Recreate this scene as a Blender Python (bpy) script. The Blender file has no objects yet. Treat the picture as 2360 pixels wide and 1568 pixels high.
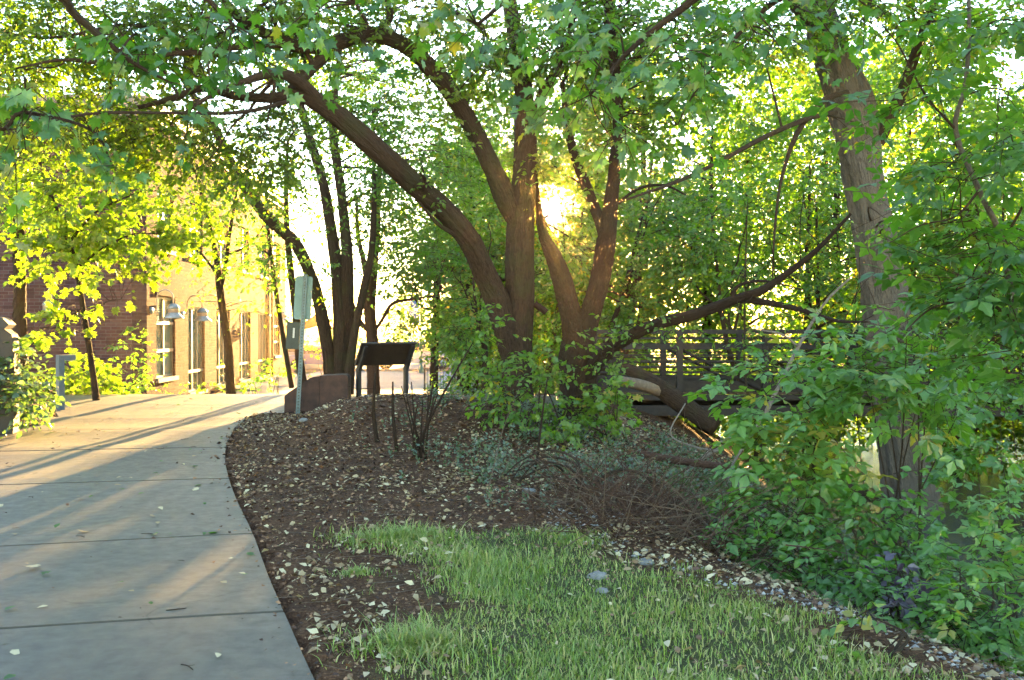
import bpy, math, random
import numpy as np
from mathutils import Vector, Matrix

R = math.radians
rng = np.random.default_rng(11)
random.seed(11)
scene = bpy.context.scene
COL = scene.collection

# ------------------------------------------------------------------ camera, sky, sun, exposure
CAMZ, F, CX, HY = 1.6, 2293.0, 1180.0, 760.0
cam_data = bpy.data.cameras.new("camera")
cam = bpy.data.objects.new("camera", cam_data)
COL.objects.link(cam)
cam_data.sensor_width = 36.0
cam_data.lens = 34.98
cam_data.clip_start = 0.05
cam_data.clip_end = 2000
cam.location = (0, 0, CAMZ)
cam.rotation_euler = (R(90) - math.atan(24 / 2293), 0, 0)
scene.camera = cam

SUN_EL, SUN_AZ = R(6.85), R(2.25)          # azimuth measured from +Y towards +X
SUN = np.array([math.sin(SUN_AZ) * math.cos(SUN_EL), math.cos(SUN_AZ) * math.cos(SUN_EL), math.sin(SUN_EL)])
world = bpy.data.worlds.new("World")
scene.world = world
world.use_nodes = True
nt = world.node_tree
nt.nodes.clear()
wo = nt.nodes.new("ShaderNodeOutputWorld")
bg = nt.nodes.new("ShaderNodeBackground")
sky = nt.nodes.new("ShaderNodeTexSky")
sky.sky_type = 'NISHITA'
sky.sun_disc = False
sky.sun_elevation = SUN_EL
sky.sun_rotation = SUN_AZ
sky.air_density = 1.0
sky.dust_density = 0.05
sky.ozone_density = 0.9
bg.inputs[1].default_value = 0.056
nt.links.new(sky.outputs[0], bg.inputs[0])
# the visible sun itself with its aureole
tc = nt.nodes.new("ShaderNodeTexCoord")
dotn = nt.nodes.new("ShaderNodeVectorMath"); dotn.operation = 'DOT_PRODUCT'
nrm = nt.nodes.new("ShaderNodeVectorMath"); nrm.operation = 'NORMALIZE'
nt.links.new(tc.outputs['Generated'], nrm.inputs[0])
nt.links.new(nrm.outputs[0], dotn.inputs[0])
dotn.inputs[1].default_value = tuple(SUN)
def wmath(op, a, b=None):
    n = nt.nodes.new("ShaderNodeMath"); n.operation = op
    for i, v in enumerate((a, b)):
        if v is None: continue
        if isinstance(v, (int, float)): n.inputs[i].default_value = v
        else: nt.links.new(v, n.inputs[i])
    return n.outputs[0]
dpos = wmath('MAXIMUM', dotn.outputs['Value'], 0.0)
disc = wmath('MULTIPLY', wmath('GREATER_THAN', dpos, math.cos(R(0.42))), 40.0)
aur = wmath('ADD', wmath('MULTIPLY', wmath('POWER', dpos, 6000.0), 2.0), wmath('MULTIPLY', wmath('POWER', dpos, 160.0), 0.10))
glow = wmath('ADD', disc, aur)
bg2 = nt.nodes.new("ShaderNodeBackground")
bg2.inputs[0].default_value = (1.0, 0.80, 0.45, 1)
nt.links.new(glow, bg2.inputs[1])
addn = nt.nodes.new("ShaderNodeAddShader")
nt.links.new(bg.outputs[0], addn.inputs[0])
nt.links.new(bg2.outputs[0], addn.inputs[1])
nt.links.new(addn.outputs[0], wo.inputs[0])

sun_data = bpy.data.lights.new("sun", 'SUN')
sun_data.energy = 3.8
sun_data.angle = R(0.53)
sun_data.color = (1.0, 0.60, 0.20)
sun = bpy.data.objects.new("sun", sun_data)
COL.objects.link(sun)
sun.rotation_euler = Vector(tuple(SUN)).to_track_quat('Z', 'Y').to_euler()

vs = scene.view_settings
vs.view_transform = 'Standard'
vs.look = 'None'
vs.exposure = 4.66
vs.gamma = 1.0
vs.use_curve_mapping = False
cy = scene.cycles
cy.max_bounces = 6
cy.diffuse_bounces = 3
cy.glossy_bounces = 2
cy.transmission_bounces = 4
cy.transparent_max_bounces = 4
cy.sample_clamp_indirect = 6.0
cy.caustics_reflective = False
cy.caustics_refractive = False
cy.use_denoising = True
cy.use_adaptive_sampling = True
cy.adaptive_threshold = 0.03

# ------------------------------------------------------------------ helpers
def P(px, py, d):
    """a point d metres ahead that stands at (px, py) of a 2360 wide view"""
    return np.array([(px - CX) / F * d, d, CAMZ + (HY - py) / F * d])

def tag(o, label=None, cat=None, group=None, kind=None):
    if label: o['label'] = label
    if cat: o['category'] = cat
    if group: o['group'] = group
    if kind: o['kind'] = kind
    return o

def link(o, parent=None):
    COL.objects.link(o)
    if parent is not None: o.parent = parent
    return o

def empty(name, loc=(0, 0, 0), rz=0.0):
    o = bpy.data.objects.new(name, None)
    o.location = tuple(loc); o.rotation_euler = (0, 0, rz)
    o.empty_display_size = 0.2
    return link(o)

def mesh_from(name, V, faces, attrs=None, smooth=False):
    """faces: list of int arrays (n,k)"""
    me = bpy.data.meshes.new(name)
    V = np.asarray(V, dtype=np.float32).reshape(-1, 3)
    faces = [np.asarray(f, dtype=np.int32) for f in faces if len(f)]
    me.vertices.add(len(V)); me.vertices.foreach_set("co", V.ravel())
    nl = sum(f.size for f in faces); npoly = sum(len(f) for f in faces)
    me.loops.add(nl); me.polygons.add(npoly)
    me.loops.foreach_set("vertex_index", np.concatenate([f.ravel() for f in faces]))
    starts, s = [], 0
    for f in faces:
        starts.append(s + np.arange(len(f)) * f.shape[1]); s += f.size
    me.polygons.foreach_set("loop_start", np.concatenate(starts).astype(np.int32))
    me.polygons.foreach_set("use_smooth", np.full(npoly, smooth, dtype=bool))
    for k, (typ, arr) in (attrs or {}).items():
        a = me.attributes.new(k, typ, 'POINT')
        a.data.foreach_set("vector" if typ == 'FLOAT_VECTOR' else "value", np.asarray(arr, dtype=np.float32).ravel())
    me.update(calc_edges=True)
    return me

class MB:
    """collects pieces into one mesh object"""
    def __init__(s): s.V = []; s.Q = []; s.T = []; s.n = 0; s.tc = []; s.tint = []
    def add(s, V, quads=None, tris=None, tc=None, tint=None):
        V = np.asarray(V, float).reshape(-1, 3)
        if quads is not None and len(quads): s.Q.append(np.asarray(quads, int).reshape(-1, 4) + s.n)
        if tris is not None and len(tris): s.T.append(np.asarray(tris, int).reshape(-1, 3) + s.n)
        s.V.append(V); s.n += len(V)
        s.tc.append(V if tc is None else np.asarray(tc, float).reshape(-1, 3))
        s.tint.append(np.full(len(V), 0.5) if tint is None else np.broadcast_to(np.asarray(tint, float), (len(V),)))
        return s
    def box(s, a, b, M=None):
        (x0, y0, z0), (x1, y1, z1) = a, b
        V = np.array([[x0,y0,z0],[x1,y0,z0],[x1,y1,z0],[x0,y1,z0],[x0,y0,z1],[x1,y0,z1],[x1,y1,z1],[x0,y1,z1]], float)
        if M is not None: V = V @ M[:3, :3].T + M[:3, 3]
        return s.add(V, [[0,3,2,1],[4,5,6,7],[0,1,5,4],[1,2,6,5],[2,3,7,6],[3,0,4,7]])
    def prism(s, poly, axis, a, b):
        """extrude a 2-D outline along axis from a to b; poly in the other two axes' order"""
        poly = np.asarray(poly, float); n = len(poly)
        def lift(v):
            o = np.zeros((n, 3)); idx = [i for i in range(3) if i != axis]
            o[:, idx[0]] = poly[:, 0]; o[:, idx[1]] = poly[:, 1]; o[:, axis] = v; return o
        V = np.vstack([lift(a), lift(b), lift(a).mean(0)[None], lift(b).mean(0)[None]])
        i = np.arange(n); j = (i + 1) % n
        s.add(V, np.stack([i, j, j + n, i + n], 1), np.vstack([np.stack([i*0 + 2*n, j, i], 1), np.stack([i*0 + 2*n + 1, i + n, j + n], 1)]))
        return s
    def lathe(s, prof, n=20, M=None):
        prof = np.asarray(prof, float); a = np.linspace(0, 2*np.pi, n, endpoint=False)
        V = np.stack([np.outer(prof[:, 0], np.cos(a)), np.outer(prof[:, 0], np.sin(a)), np.repeat(prof[:, 1][:, None], n, 1)], 2).reshape(-1, 3)
        if M is not None: V = V @ M[:3, :3].T + M[:3, 3]
        q = []
        for r in range(len(prof) - 1):
            i = np.arange(n); j = (i + 1) % n
            q.append(np.stack([r*n + i, r*n + j, (r+1)*n + j, (r+1)*n + i], 1))
        return s.add(V, np.vstack(q))
    def tube(s, pts, rad, sides=8, rough=0.0, cap=True, seed=0):
        V, Q, T, tcv = tube_arrays(pts, rad, sides, rough, cap, seed)
        return s.add(V, Q, T, tcv)
    def segs(s, A, B, ra, rb, tint=None):
        """many straight three-sided twigs at once"""
        A = np.asarray(A, float); B = np.asarray(B, float); n = len(A)
        if n == 0: return s
        d = B - A; d /= np.linalg.norm(d, axis=1, keepdims=True) + 1e-9
        h = np.where(np.abs(d[:, 2:3]) > 0.9, np.array([[1., 0, 0]]), np.array([[0, 0, 1.]]))
        u = np.cross(d, h); u /= np.linalg.norm(u, axis=1, keepdims=True) + 1e-9
        w = np.cross(d, u)
        ra = np.broadcast_to(np.asarray(ra, float), (n,)); rb = np.broadcast_to(np.asarray(rb, float), (n,))
        V = np.zeros((n, 6, 3))
        for k in range(3):
            c, si = math.cos(k*2.094), math.sin(k*2.094)
            o = u*c + w*si
            V[:, k] = A + o*ra[:, None]; V[:, 3+k] = B + o*rb[:, None]
        base = (np.arange(n)*6)[:, None]
        Q = np.concatenate([base + np.array([[k, (k+1) % 3, 3+(k+1) % 3, 3+k]]) for k in range(3)])
        return s.add(V.reshape(-1, 3), Q, tint=None if tint is None else np.repeat(tint, 6))
    def mesh(s, name, smooth=False):
        f = []
        if s.Q: f.append(np.vstack(s.Q))
        if s.T: f.append(np.vstack(s.T))
        return mesh_from(name, np.vstack(s.V), f, {"tc": ('FLOAT_VECTOR', np.vstack(s.tc)), "tint": ('FLOAT', np.concatenate(s.tint))}, smooth)
    def build(s, name, mat, parent=None, smooth=False):
        o = bpy.data.objects.new(name, s.mesh(name, smooth))
        o.data.materials.append(mat)
        return link(o, parent)

def smooth_path(pts, sub=5):
    """Catmull-Rom through rows of any width"""
    p = np.asarray(pts, float)
    q = np.vstack([2*p[0]-p[1], p, 2*p[-1]-p[-2]])
    out = []
    for i in range(1, len(q)-2):
        for t in np.linspace(0, 1, sub, endpoint=False):
            a, b, c, d = q[i-1], q[i], q[i+1], q[i+2]
            out.append(0.5*((2*b) + (c-a)*t + (2*a-5*b+4*c-d)*t*t + (-a+3*b-3*c+d)*t**3))
    out.append(p[-1])
    return np.array(out)

def tube_arrays(pts, rad, sides, rough=0.0, cap=True, seed=0):
    pts = np.asarray(pts, float); n = len(pts)
    rad = np.broadcast_to(np.asarray(rad, float), (n,))
    t = np.gradient(pts, axis=0); t /= np.linalg.norm(t, axis=1, keepdims=True) + 1e-9
    ref = np.array([1., 0, 0]) if abs(t[0][0]) < 0.8 else np.array([0, 1., 0])
    u = np.zeros_like(pts); u[0] = np.cross(t[0], ref); u[0] /= np.linalg.norm(u[0])
    for i in range(1, n):
        v = u[i-1] - t[i]*np.dot(u[i-1], t[i]); u[i] = v/(np.linalg.norm(v)+1e-9)
    w = np.cross(t, u)
    L = np.concatenate([[0], np.cumsum(np.linalg.norm(np.diff(pts, axis=0), axis=1))])
    a = np.linspace(0, 2*np.pi, sides, endpoint=False)
    rr = np.repeat(rad[:, None], sides, 1)
    if rough > 0:
        r2 = np.random.default_rng(seed + 5)
        ph = r2.uniform(0, 6.28, 8)
        g = np.zeros((n, sides))
        for k, (m, fl) in enumerate(((2, .9), (3, 1.7), (5, 2.6), (7, 1.3), (9, 4.1), (4, 6.0), (11, 2.2), (13, 3.1))):
            g += np.sin(a[None]*m + ph[k] + np.sin(L[:, None]*fl + ph[-k-1])*1.4) / (1 + 0.12*m)
        rr = rr*(1 + rough*g*0.5)
        if rad.max() > .09:      # broken lengthwise bark ridges
            rg = np.zeros((n, sides))
            for m_, fl, am in ((13, 1.9, .5), (19, 3.3, .6), (27, 5.1, .45), (8, 9.0, .25)):
                p1, p2, p3 = r2.uniform(0, 6.28, 3)
                rg += am*np.abs(np.sin(a[None]*m_*.5 + p1 + 1.6*np.sin(L[:, None]*fl+p2) + .7*np.sin(L[:, None]*fl*3.1+p3)))
            rr = rr*(1 + .055*(rg-.9)) + .004*r2.normal(size=(n, sides))*(rad.max() > .12)
    V = pts[:, None] + rr[..., None]*(u[:, None]*np.cos(a)[None, :, None] + w[:, None]*np.sin(a)[None, :, None])
    tcv = np.stack([np.cos(a)[None]*rr, np.sin(a)[None]*rr, np.repeat(L[:, None], sides, 1) + seed*3.7], 2)
    i = np.arange(sides); j = (i+1) % sides
    Q = np.vstack([np.stack([k*sides+i, k*sides+j, (k+1)*sides+j, (k+1)*sides+i], 1) for k in range(n-1)])
    V = V.reshape(-1, 3); tcv = tcv.reshape(-1, 3); T = np.zeros((0, 3), int)
    if cap:
        V = np.vstack([V, pts[-1:], pts[:1]]); tcv = np.vstack([tcv, [[0, 0, L[-1]]], [[0, 0, 0]]])
        e = (n-1)*sides
        T = np.vstack([np.stack([e+i, e+j, np.full(sides, n*sides)], 1), np.stack([j, i, np.full(sides, n*sides+1)], 1)])
    return V, Q, T, tcv

def sstep(a, b, x):
    t = np.clip((np.asarray(x, float)-a)/(b-a), 0, 1); return t*t*(3-2*t)

def vnoise(x, y, s=1.0, seed=0):
    """cheap smooth noise in [-1, 1]"""
    x = np.asarray(x)*s; y = np.asarray(y)*s; r = np.random.default_rng(seed+77); o = 0
    for k in range(6):
        a = r.uniform(0, 6.28); f = r.uniform(.7, 2.2); p = r.uniform(0, 6.28)
        o = o + np.sin((x*math.cos(a)+y*math.sin(a))*f + p + 1.3*np.sin((x*math.sin(a)-y*math.cos(a))*f*.7+p*2))
    return o/3.5

# ------------------------------------------------------------------ materials
def newmat(name):
    m = bpy.data.materials.new(name); m.use_nodes = True
    n = m.node_tree; n.nodes.clear()
    out = n.nodes.new("ShaderNodeOutputMaterial")
    return m, n, out

def nd(n, typ, **kw):
    x = n.nodes.new(typ)
    for k, v in kw.items():
        if k == 'inp':
            for kk, vv in v.items():
                if hasattr(vv, 'is_output') or isinstance(vv, bpy.types.NodeSocket): n.links.new(vv, x.inputs[kk])
                else: x.inputs[kk].default_value = vv
        else: setattr(x, k, v)
    return x

def attr(n, name): return nd(n, "ShaderNodeAttribute", attribute_name=name)
def ramp(n, fac, stops):
    r = n.nodes.new("ShaderNodeValToRGB"); e = r.color_ramp.elements
    while len(e) < len(stops): e.new(0.5)
    for x, (p, c) in zip(e, stops): x.position = p; x.color = (*c, 1)
    n.links.new(fac, r.inputs[0]); return r.outputs[0]
def noise(n, vec, scale, detail=4, rough=0.55, stretch=None):
    if stretch is not None:
        mp = nd(n, "ShaderNodeMapping"); mp.inputs['Scale'].default_value = stretch; n.links.new(vec, mp.inputs[0]); vec = mp.outputs[0]
    x = nd(n, "ShaderNodeTexNoise"); x.inputs['Scale'].default_value = scale; x.inputs['Detail'].default_value = detail; x.inputs['Roughness'].default_value = rough
    n.links.new(vec, x.inputs['Vector']); return x.outputs['Fac']
def bump(n, h, strength, dist):
    b = nd(n, "ShaderNodeBump"); b.inputs['Strength'].default_value = strength; b.inputs['Distance'].default_value = dist
    n.links.new(h, b.inputs['Height']); return b.outputs[0]
def principled(n, out, col=None, rough=0.6, normal=None, metal=0.0, spec=0.5):
    b = nd(n, "ShaderNodeBsdfPrincipled")
    b.inputs['Metallic'].default_value = metal
    b.inputs['Specular IOR Level'].default_value = spec
    if isinstance(col, bpy.types.NodeSocket): n.links.new(col, b.inputs['Base Color'])
    elif col is not None: b.inputs['Base Color'].default_value = (*col, 1)
    if isinstance(rough, bpy.types.NodeSocket): n.links.new(rough, b.inputs['Roughness'])
    else: b.inputs['Roughness'].default_value = rough
    if normal is not None: n.links.new(normal, b.inputs['Normal'])
    n.links.new(b.outputs[0], out.inputs[0]); return b
def mixc(n, f, a, b):
    m = nd(n, "ShaderNodeMix", data_type='RGBA')
    for sock, v in ((m.inputs[0], f), (m.inputs[6], a), (m.inputs[7], b)):
        if isinstance(v, bpy.types.NodeSocket): n.links.new(v, sock)
        elif isinstance(v, (int, float)): sock.default_value = v
        else: sock.default_value = (*v, 1)
    return m.outputs[2]

def leaf_mat(name, front, trans, gloss=0.06, mixf=0.55, rough=0.38, odd_leaf=True):
    """front / trans: three colours dark to light, picked per leaf"""
    m, n, out = newmat(name)
    a = attr(n, "tint").outputs['Fac']
    odd = (front[2][0]*1.9, front[2][1]*.95, front[2][2]*.7); oddt = (trans[2][0]*1.7, trans[2][1]*.9, trans[2][2])
    if not odd_leaf: odd, oddt = front[2], trans[2]
    c1 = ramp(n, a, [(0, front[0]), (0.5, front[1]), (.93, front[2]), (.985, odd)])
    c2 = ramp(n, a, [(0, trans[0]), (0.5, trans[1]), (.93, trans[2]), (.985, oddt)])
    d = nd(n, "ShaderNodeBsdfDiffuse"); n.links.new(c1, d.inputs[0])
    t = nd(n, "ShaderNodeBsdfTranslucent"); n.links.new(c2, t.inputs[0])
    mx = nd(n, "ShaderNodeMixShader"); mx.inputs[0].default_value = mixf
    n.links.new(d.outputs[0], mx.inputs[1]); n.links.new(t.outputs[0], mx.inputs[2])
    g = nd(n, "ShaderNodeBsdfGlossy"); g.inputs['Roughness'].default_value = rough
    lw = nd(n, "ShaderNodeLayerWeight"); lw.inputs[0].default_value = 0.25
    ml = nd(n, "ShaderNodeMath", operation='MULTIPLY_ADD'); n.links.new(lw.outputs['Facing'], ml.inputs[0]); ml.inputs[1].default_value = gloss*2.0; ml.inputs[2].default_value = gloss
    m2 = nd(n, "ShaderNodeMixShader"); n.links.new(ml.outputs[0], m2.inputs[0])
    n.links.new(mx.outputs[0], m2.inputs[1]); n.links.new(g.outputs[0], m2.inputs[2])
    n.links.new(m2.outputs[0], out.inputs[0])
    return m

M = {}
M['leaf_near'] = leaf_mat("leaf_near", [(.026,.085,.018),(.065,.175,.038),(.12,.26,.065)], [(.05,.18,.006),(.11,.30,.008),(.22,.42,.012)], 0.05)
M['leaf_bush'] = leaf_mat("leaf_bush", [(.060,.17,.030),(.105,.26,.055),(.17,.34,.085)], [(.07,.22,.010),(.13,.33,.012),(.22,.42,.02)], 0.05)
M['leaf_mid'] = leaf_mat("leaf_mid", [(.050,.115,.018),(.085,.175,.025),(.13,.22,.035)], [(.11,.30,.006),(.18,.41,.008),(.30,.50,.012)], 0.04)
M['leaf_warm'] = leaf_mat("leaf_warm", [(.055,.10,.014),(.10,.16,.018),(.17,.19,.024)], [(.12,.27,.005),(.20,.38,.006),(.31,.46,.008)], 0.04, odd_leaf=False)
M['leaf_yellow'] = leaf_mat("leaf_yellow", [(.10,.15,.02),(.17,.20,.025),(.26,.23,.03)], [(.15,.33,.005),(.22,.43,.006),(.30,.48,.008)], 0.03, odd_leaf=False)
M['leaf_far'] = leaf_mat("leaf_far", [(.06,.13,.025),(.10,.19,.035),(.15,.23,.05)], [(.14,.33,.008),(.21,.43,.012),(.32,.50,.02)], 0.04)
M['leaf_dark'] = leaf_mat("leaf_dark", [(.025,.065,.020),(.045,.10,.030),(.07,.14,.04)], [(.07,.15,.015),(.11,.21,.02),(.17,.27,.03)], 0.07)
M['leaf_grey'] = leaf_mat("leaf_grey", [(.07,.12,.075),(.10,.16,.10),(.15,.20,.13)], [(.07,.14,.03),(.10,.18,.04),(.14,.22,.05)], 0.07)
M['leaf_purple'] = leaf_mat("leaf_purple", [(.03,.02,.05),(.05,.035,.08),(.07,.05,.11)], [(.05,.02,.06),(.07,.03,.08),(.09,.04,.1)], 0.08)
M['grass'] = leaf_mat("grass", [(.13,.21,.035),(.23,.34,.055),(.46,.42,.16)], [(.14,.25,.02),(.22,.36,.03),(.34,.40,.07)], 0.05, 0.4, odd_leaf=False)
M['litter'] = leaf_mat("litter", [(.12,.055,.024),(.30,.21,.095),(.57,.50,.31)], [(.10,.06,.03),(.18,.14,.06),(.25,.22,.12)], 0.05, 0.2, odd_leaf=False)
M['deadleaf'] = leaf_mat("deadleaf", [(.06,.035,.02),(.12,.075,.04),(.20,.13,.08)], [(.10,.05,.02),(.16,.08,.03),(.22,.12,.05)], 0.03, 0.4)

def bark_mat(name, dark, light, scale=1.0, moss=0.0):
    m, n, out = newmat(name)
    t = attr(n, "tc").outputs['Vector']
    g1 = noise(n, t, 9*scale, 6, .65, (5.0, 5.0, 1.1))
    g2 = noise(n, t, 40*scale, 4, .6, (2.2, 2.2, .6))
    g3 = noise(n, t, 2.2*scale, 3, .5)
    mx = nd(n, "ShaderNodeMath", operation='MULTIPLY_ADD'); n.links.new(g2, mx.inputs[0]); mx.inputs[1].default_value = .35; n.links.new(g1, mx.inputs[2])
    c = ramp(n, mx.outputs[0], [(.38, dark), (.62, tuple(.5*(a+b) for a, b in zip(dark, light))), (.95, light)])
    c = mixc(n, ramp(n, g3, [(.45, (0, 0, 0)), (.7, (1, 1, 1))]), c, tuple(x*.62 for x in light))
    if moss:
        c = mixc(n, ramp(n, g3, [(.50, (0, 0, 0)), (.62, (moss,)*3)]), c, (.05, .07, .02))
    principled(n, out, c, .85, bump(n, mx.outputs[0], 1.0, .07), spec=.2)
    return m
M['bark'] = bark_mat("bark", (.012,.007,.005), (.085,.052,.033), 1.0, .25)
M['bark_grey'] = bark_mat("bark_grey", (.022,.019,.016), (.21,.18,.15), .9)
M['bark_dark'] = bark_mat("bark_dark", (.009,.006,.004), (.055,.034,.022), 1.2)
M['bark_red'] = bark_mat("bark_red", (.03,.015,.010), (.15,.085,.06), 1.2)
M['deadwood'] = bark_mat("deadwood", (.12,.10,.085), (.38,.34,.29), 1.5)
M['twig'] = bark_mat("twig", (.02,.015,.011), (.09,.065,.045), 2.0)
M['twig_pale'] = bark_mat("twig_pale", (.08,.055,.04), (.28,.21,.16), 2.0)

def obj_vec(n): return nd(n, "ShaderNodeTexCoord").outputs['Object']

def ground_mat():
    m, n, out = newmat("ground")
    v = obj_vec(n)
    a = noise(n, v, 38, 5, .7); b = noise(n, v, 3.1, 4, .6); c3 = noise(n, v, 120, 3, .6)
    soil = ramp(n, a, [(.28, (.026, .011, .005)), (.5, (.095, .045, .022)), (.68, (.22, .115, .06)), (.85, (.36, .22, .13))])
    soil = mixc(n, ramp(n, b, [(.42, (0, 0, 0)), (.68, (.7, .7, .7))]), soil, (.045, .021, .011))
    gm = attr(n, "tint").outputs['Fac']
    gr = ramp(n, a, [(.3, (.035, .05, .018)), (.7, (.09, .12, .04))])
    col = mixc(n, gm, soil, gr)
    hh = nd(n, "ShaderNodeMath", operation='ADD'); n.links.new(a, hh.inputs[0]); n.links.new(c3, hh.inputs[1])
    principled(n, out, col, .9, bump(n, hh.outputs[0], .8, .03), spec=.2)
    return m
M['ground'] = ground_mat()

def concrete_mat(name, base=(.40, .37, .33), sc=1.0, rough=.55, spec=.5):
    m, n, out = newmat(name)
    v = obj_vec(n)
    a = noise(n, v, 1.1*sc, 5, .6); b = noise(n, v, 160*sc, 3, .7); c3 = noise(n, v, 9*sc, 5, .65)
    col = ramp(n, a, [(.3, tuple(x*.80 for x in base)), (.7, tuple(min(1, x*1.10) for x in base))])
    col = mixc(n, ramp(n, c3, [(.52, (0, 0, 0)), (.75, (.55, .55, .55))]), col, tuple(x*.68 for x in base))
    col = mixc(n, ramp(n, b, [(.32, (.55, .55, .55)), (.48, (0, 0, 0))]), col, tuple(x*.5 for x in base))
    broom = noise(n, v, 26*sc, 3, .6, (.25, 9.0, 1.0)); st = noise(n, v, .55*sc, 6, .7)
    col = mixc(n, ramp(n, broom, [(.35, (.35, .35, .35)), (.6, (0, 0, 0))]), col, tuple(x*.72 for x in base))
    col = mixc(n, ramp(n, st, [(.50, (0, 0, 0)), (.60, (.5, .5, .5)), (.66, (.15, .15, .15))]), col, tuple(x*.6 for x in base))
    vo = nd(n, "ShaderNodeTexVoronoi", feature='DISTANCE_TO_EDGE'); vo.inputs['Scale'].default_value = .42*sc
    wv = nd(n, "ShaderNodeVectorMath", operation='MULTIPLY_ADD'); cn = nd(n, "ShaderNodeTexNoise"); cn.inputs['Scale'].default_value = 2.2; n.links.new(v, cn.inputs['Vector']); n.links.new(cn.outputs['Color'], wv.inputs[0]); wv.inputs[1].default_value = (.5, .5, 0); n.links.new(v, wv.inputs[2]); n.links.new(wv.outputs[0], vo.inputs['Vector'])
    ck = ramp(n, vo.outputs['Distance'], [(.0, (.8, .8, .8)), (.0045, (0, 0, 0))])
    ckm = nd(n, "ShaderNodeMath", operation='MULTIPLY'); n.links.new(ck, ckm.inputs[0]); n.links.new(ramp(n, a, [(.5, (0, 0, 0)), (.56, (1, 1, 1))]), ckm.inputs[1])
    col = mixc(n, ckm.outputs[0], col, tuple(x*.3 for x in base))
    s0 = nd(n, "ShaderNodeMath", operation='MULTIPLY_ADD'); n.links.new(broom, s0.inputs[0]); s0.inputs[1].default_value = .8; n.links.new(b, s0.inputs[2])
    s = nd(n, "ShaderNodeMath", operation='MULTIPLY_ADD'); n.links.new(c3, s.inputs[0]); s.inputs[1].default_value = .5; n.links.new(s0.outputs[0], s.inputs[2])
    rg = ramp(n, c3, [(.3, (rough-.08,)*3), (.7, (rough+.12,)*3)])
    principled(n, out, col, rg, bump(n, s.outputs[0], .22, .004), spec=spec)
    return m
M['concrete'] = concrete_mat("path_concrete", (.115, .102, .084), rough=.5, spec=.3)
M['plaza'] = concrete_mat("plaza_concrete", (.20, .195, .195), .7, .7, .15)
M['asphalt'] = concrete_mat("street_asphalt", (.10, .10, .105), 1.0, .75)
M['stone'] = concrete_mat("grey_stone", (.055, .044, .034), 4.0, .8)

def brick_mat(name, c1, c2, mortar):
    m, n, out = newmat(name)
    t = attr(n, "tc").outputs['Vector']
    bt = nd(n, "ShaderNodeTexBrick")
    n.links.new(t, bt.inputs['Vector'])
    bt.inputs['Scale'].default_value = 1.0
    bt.inputs['Brick Width'].default_value = .30; bt.inputs['Row Height'].default_value = .105
    bt.inputs['Mortar Size'].default_value = .011; bt.inputs['Mortar Smooth'].default_value = .2
    bt.inputs['Color1'].default_value = (*c1, 1); bt.inputs['Color2'].default_value = (*c2, 1); bt.inputs['Mortar'].default_value = (*mortar, 1)
    bt.inputs['Bias'].default_value = -.2
    v = noise(n, t, 7.0, 3, .6); v2 = noise(n, t, .8, 3, .5)
    # brick-sized colour variation
    wn = nd(n, "ShaderNodeTexWhiteNoise"); sn = nd(n, "ShaderNodeVectorMath", operation='SNAP'); n.links.new(t, sn.inputs[0]); sn.inputs[1].default_value = (.30, .105, 1)
    n.links.new(sn.outputs[0], wn.inputs['Vector'])
    col = mixc(n, ramp(n, wn.outputs['Value'], [(.0, (0, 0, 0)), (.75, (.1, .1, .1)), (1, (.75, .75, .75))]), bt.outputs['Color'], tuple(x*.45 for x in c1))
    col = mixc(n, ramp(n, v2, [(.4, (0, 0, 0)), (.75, (.5, .5, .5))]), col, tuple(x*1.25 for x in c2))
    h = nd(n, "ShaderNodeMath", operation='MULTIPLY_ADD'); n.links.new(bt.outputs['Fac'], h.inputs[0]); h.inputs[1].default_value = -1; n.links.new(v, h.inputs[2])
    principled(n, out, col, .95, bump(n, h.outputs[0], .7, .02), spec=.04)
    return m
M['brick'] = brick_mat("wall_brick", (.042, .023, .024), (.072, .045, .046), (.060, .050, .056))
M['brick_red'] = brick_mat("gable_brick", (.055, .024, .027), (.090, .052, .056), (.095, .082, .090))

def plain(name, col, rough=.5, metal=0.0, spec=.5, var=.25, bs=0.0, sc=14):
    m, n, out = newmat(name)
    v = obj_vec(n); a = noise(n, v, sc, 4, .6)
    c = ramp(n, a, [(.3, tuple(x*(1-var) for x in col)), (.7, tuple(min(1, x*(1+var)) for x in col))])
    principled(n, out, c, rough, bump(n, a, bs, .01) if bs else None, metal, spec); return m
M['teal'] = plain("teal_frame", (.06, .115, .105), .45)
M['frame_pale'] = plain("pale_frame", (.10, .10, .09), .5)
M['lamp_metal'] = plain("lamp_metal", (.20, .27, .29), .38, .6)
M['lamp_band'] = plain("lamp_band", (.45, .35, .25), .4, .4)
M['galv'] = plain("galvanised_steel", (.075, .11, .135), .4, .7)
M['sign_back'] = plain("sign_back", (.12, .20, .21), .45, .3, var=.12)
M['green_box'] = plain("dark_box", (.018, .028, .024), .5)
M['dark_steel'] = plain("dark_steel", (.030, .026, .026), .5, .3, var=.35)
M['bridge_steel'] = plain("bridge_steel", (.018, .013, .012), .65, .1, var=.5, bs=.2, sc=9)
M['rust'] = plain("rusty_steel", (.050, .022, .016), .7, .2, var=.55, bs=.3, sc=5)
M['panel_brown'] = plain("panel_brown", (.020, .014, .011), .5, var=.3)
M['wood_deck'] = plain("deck_wood", (.10, .075, .055), .75, var=.4)
M['bollard'] = plain("bollard_paint", (.065, .095, .12), .6, var=.12)
M['white'] = plain("white_paint", (.45, .45, .43), .4, var=.06)
M['cut_wood'] = plain("cut_wood", (.15, .11, .075), .8, var=.3)
M['rock'] = plain("rock", (.17, .17, .165), .85, var=.4, bs=.6, sc=18)
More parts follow.
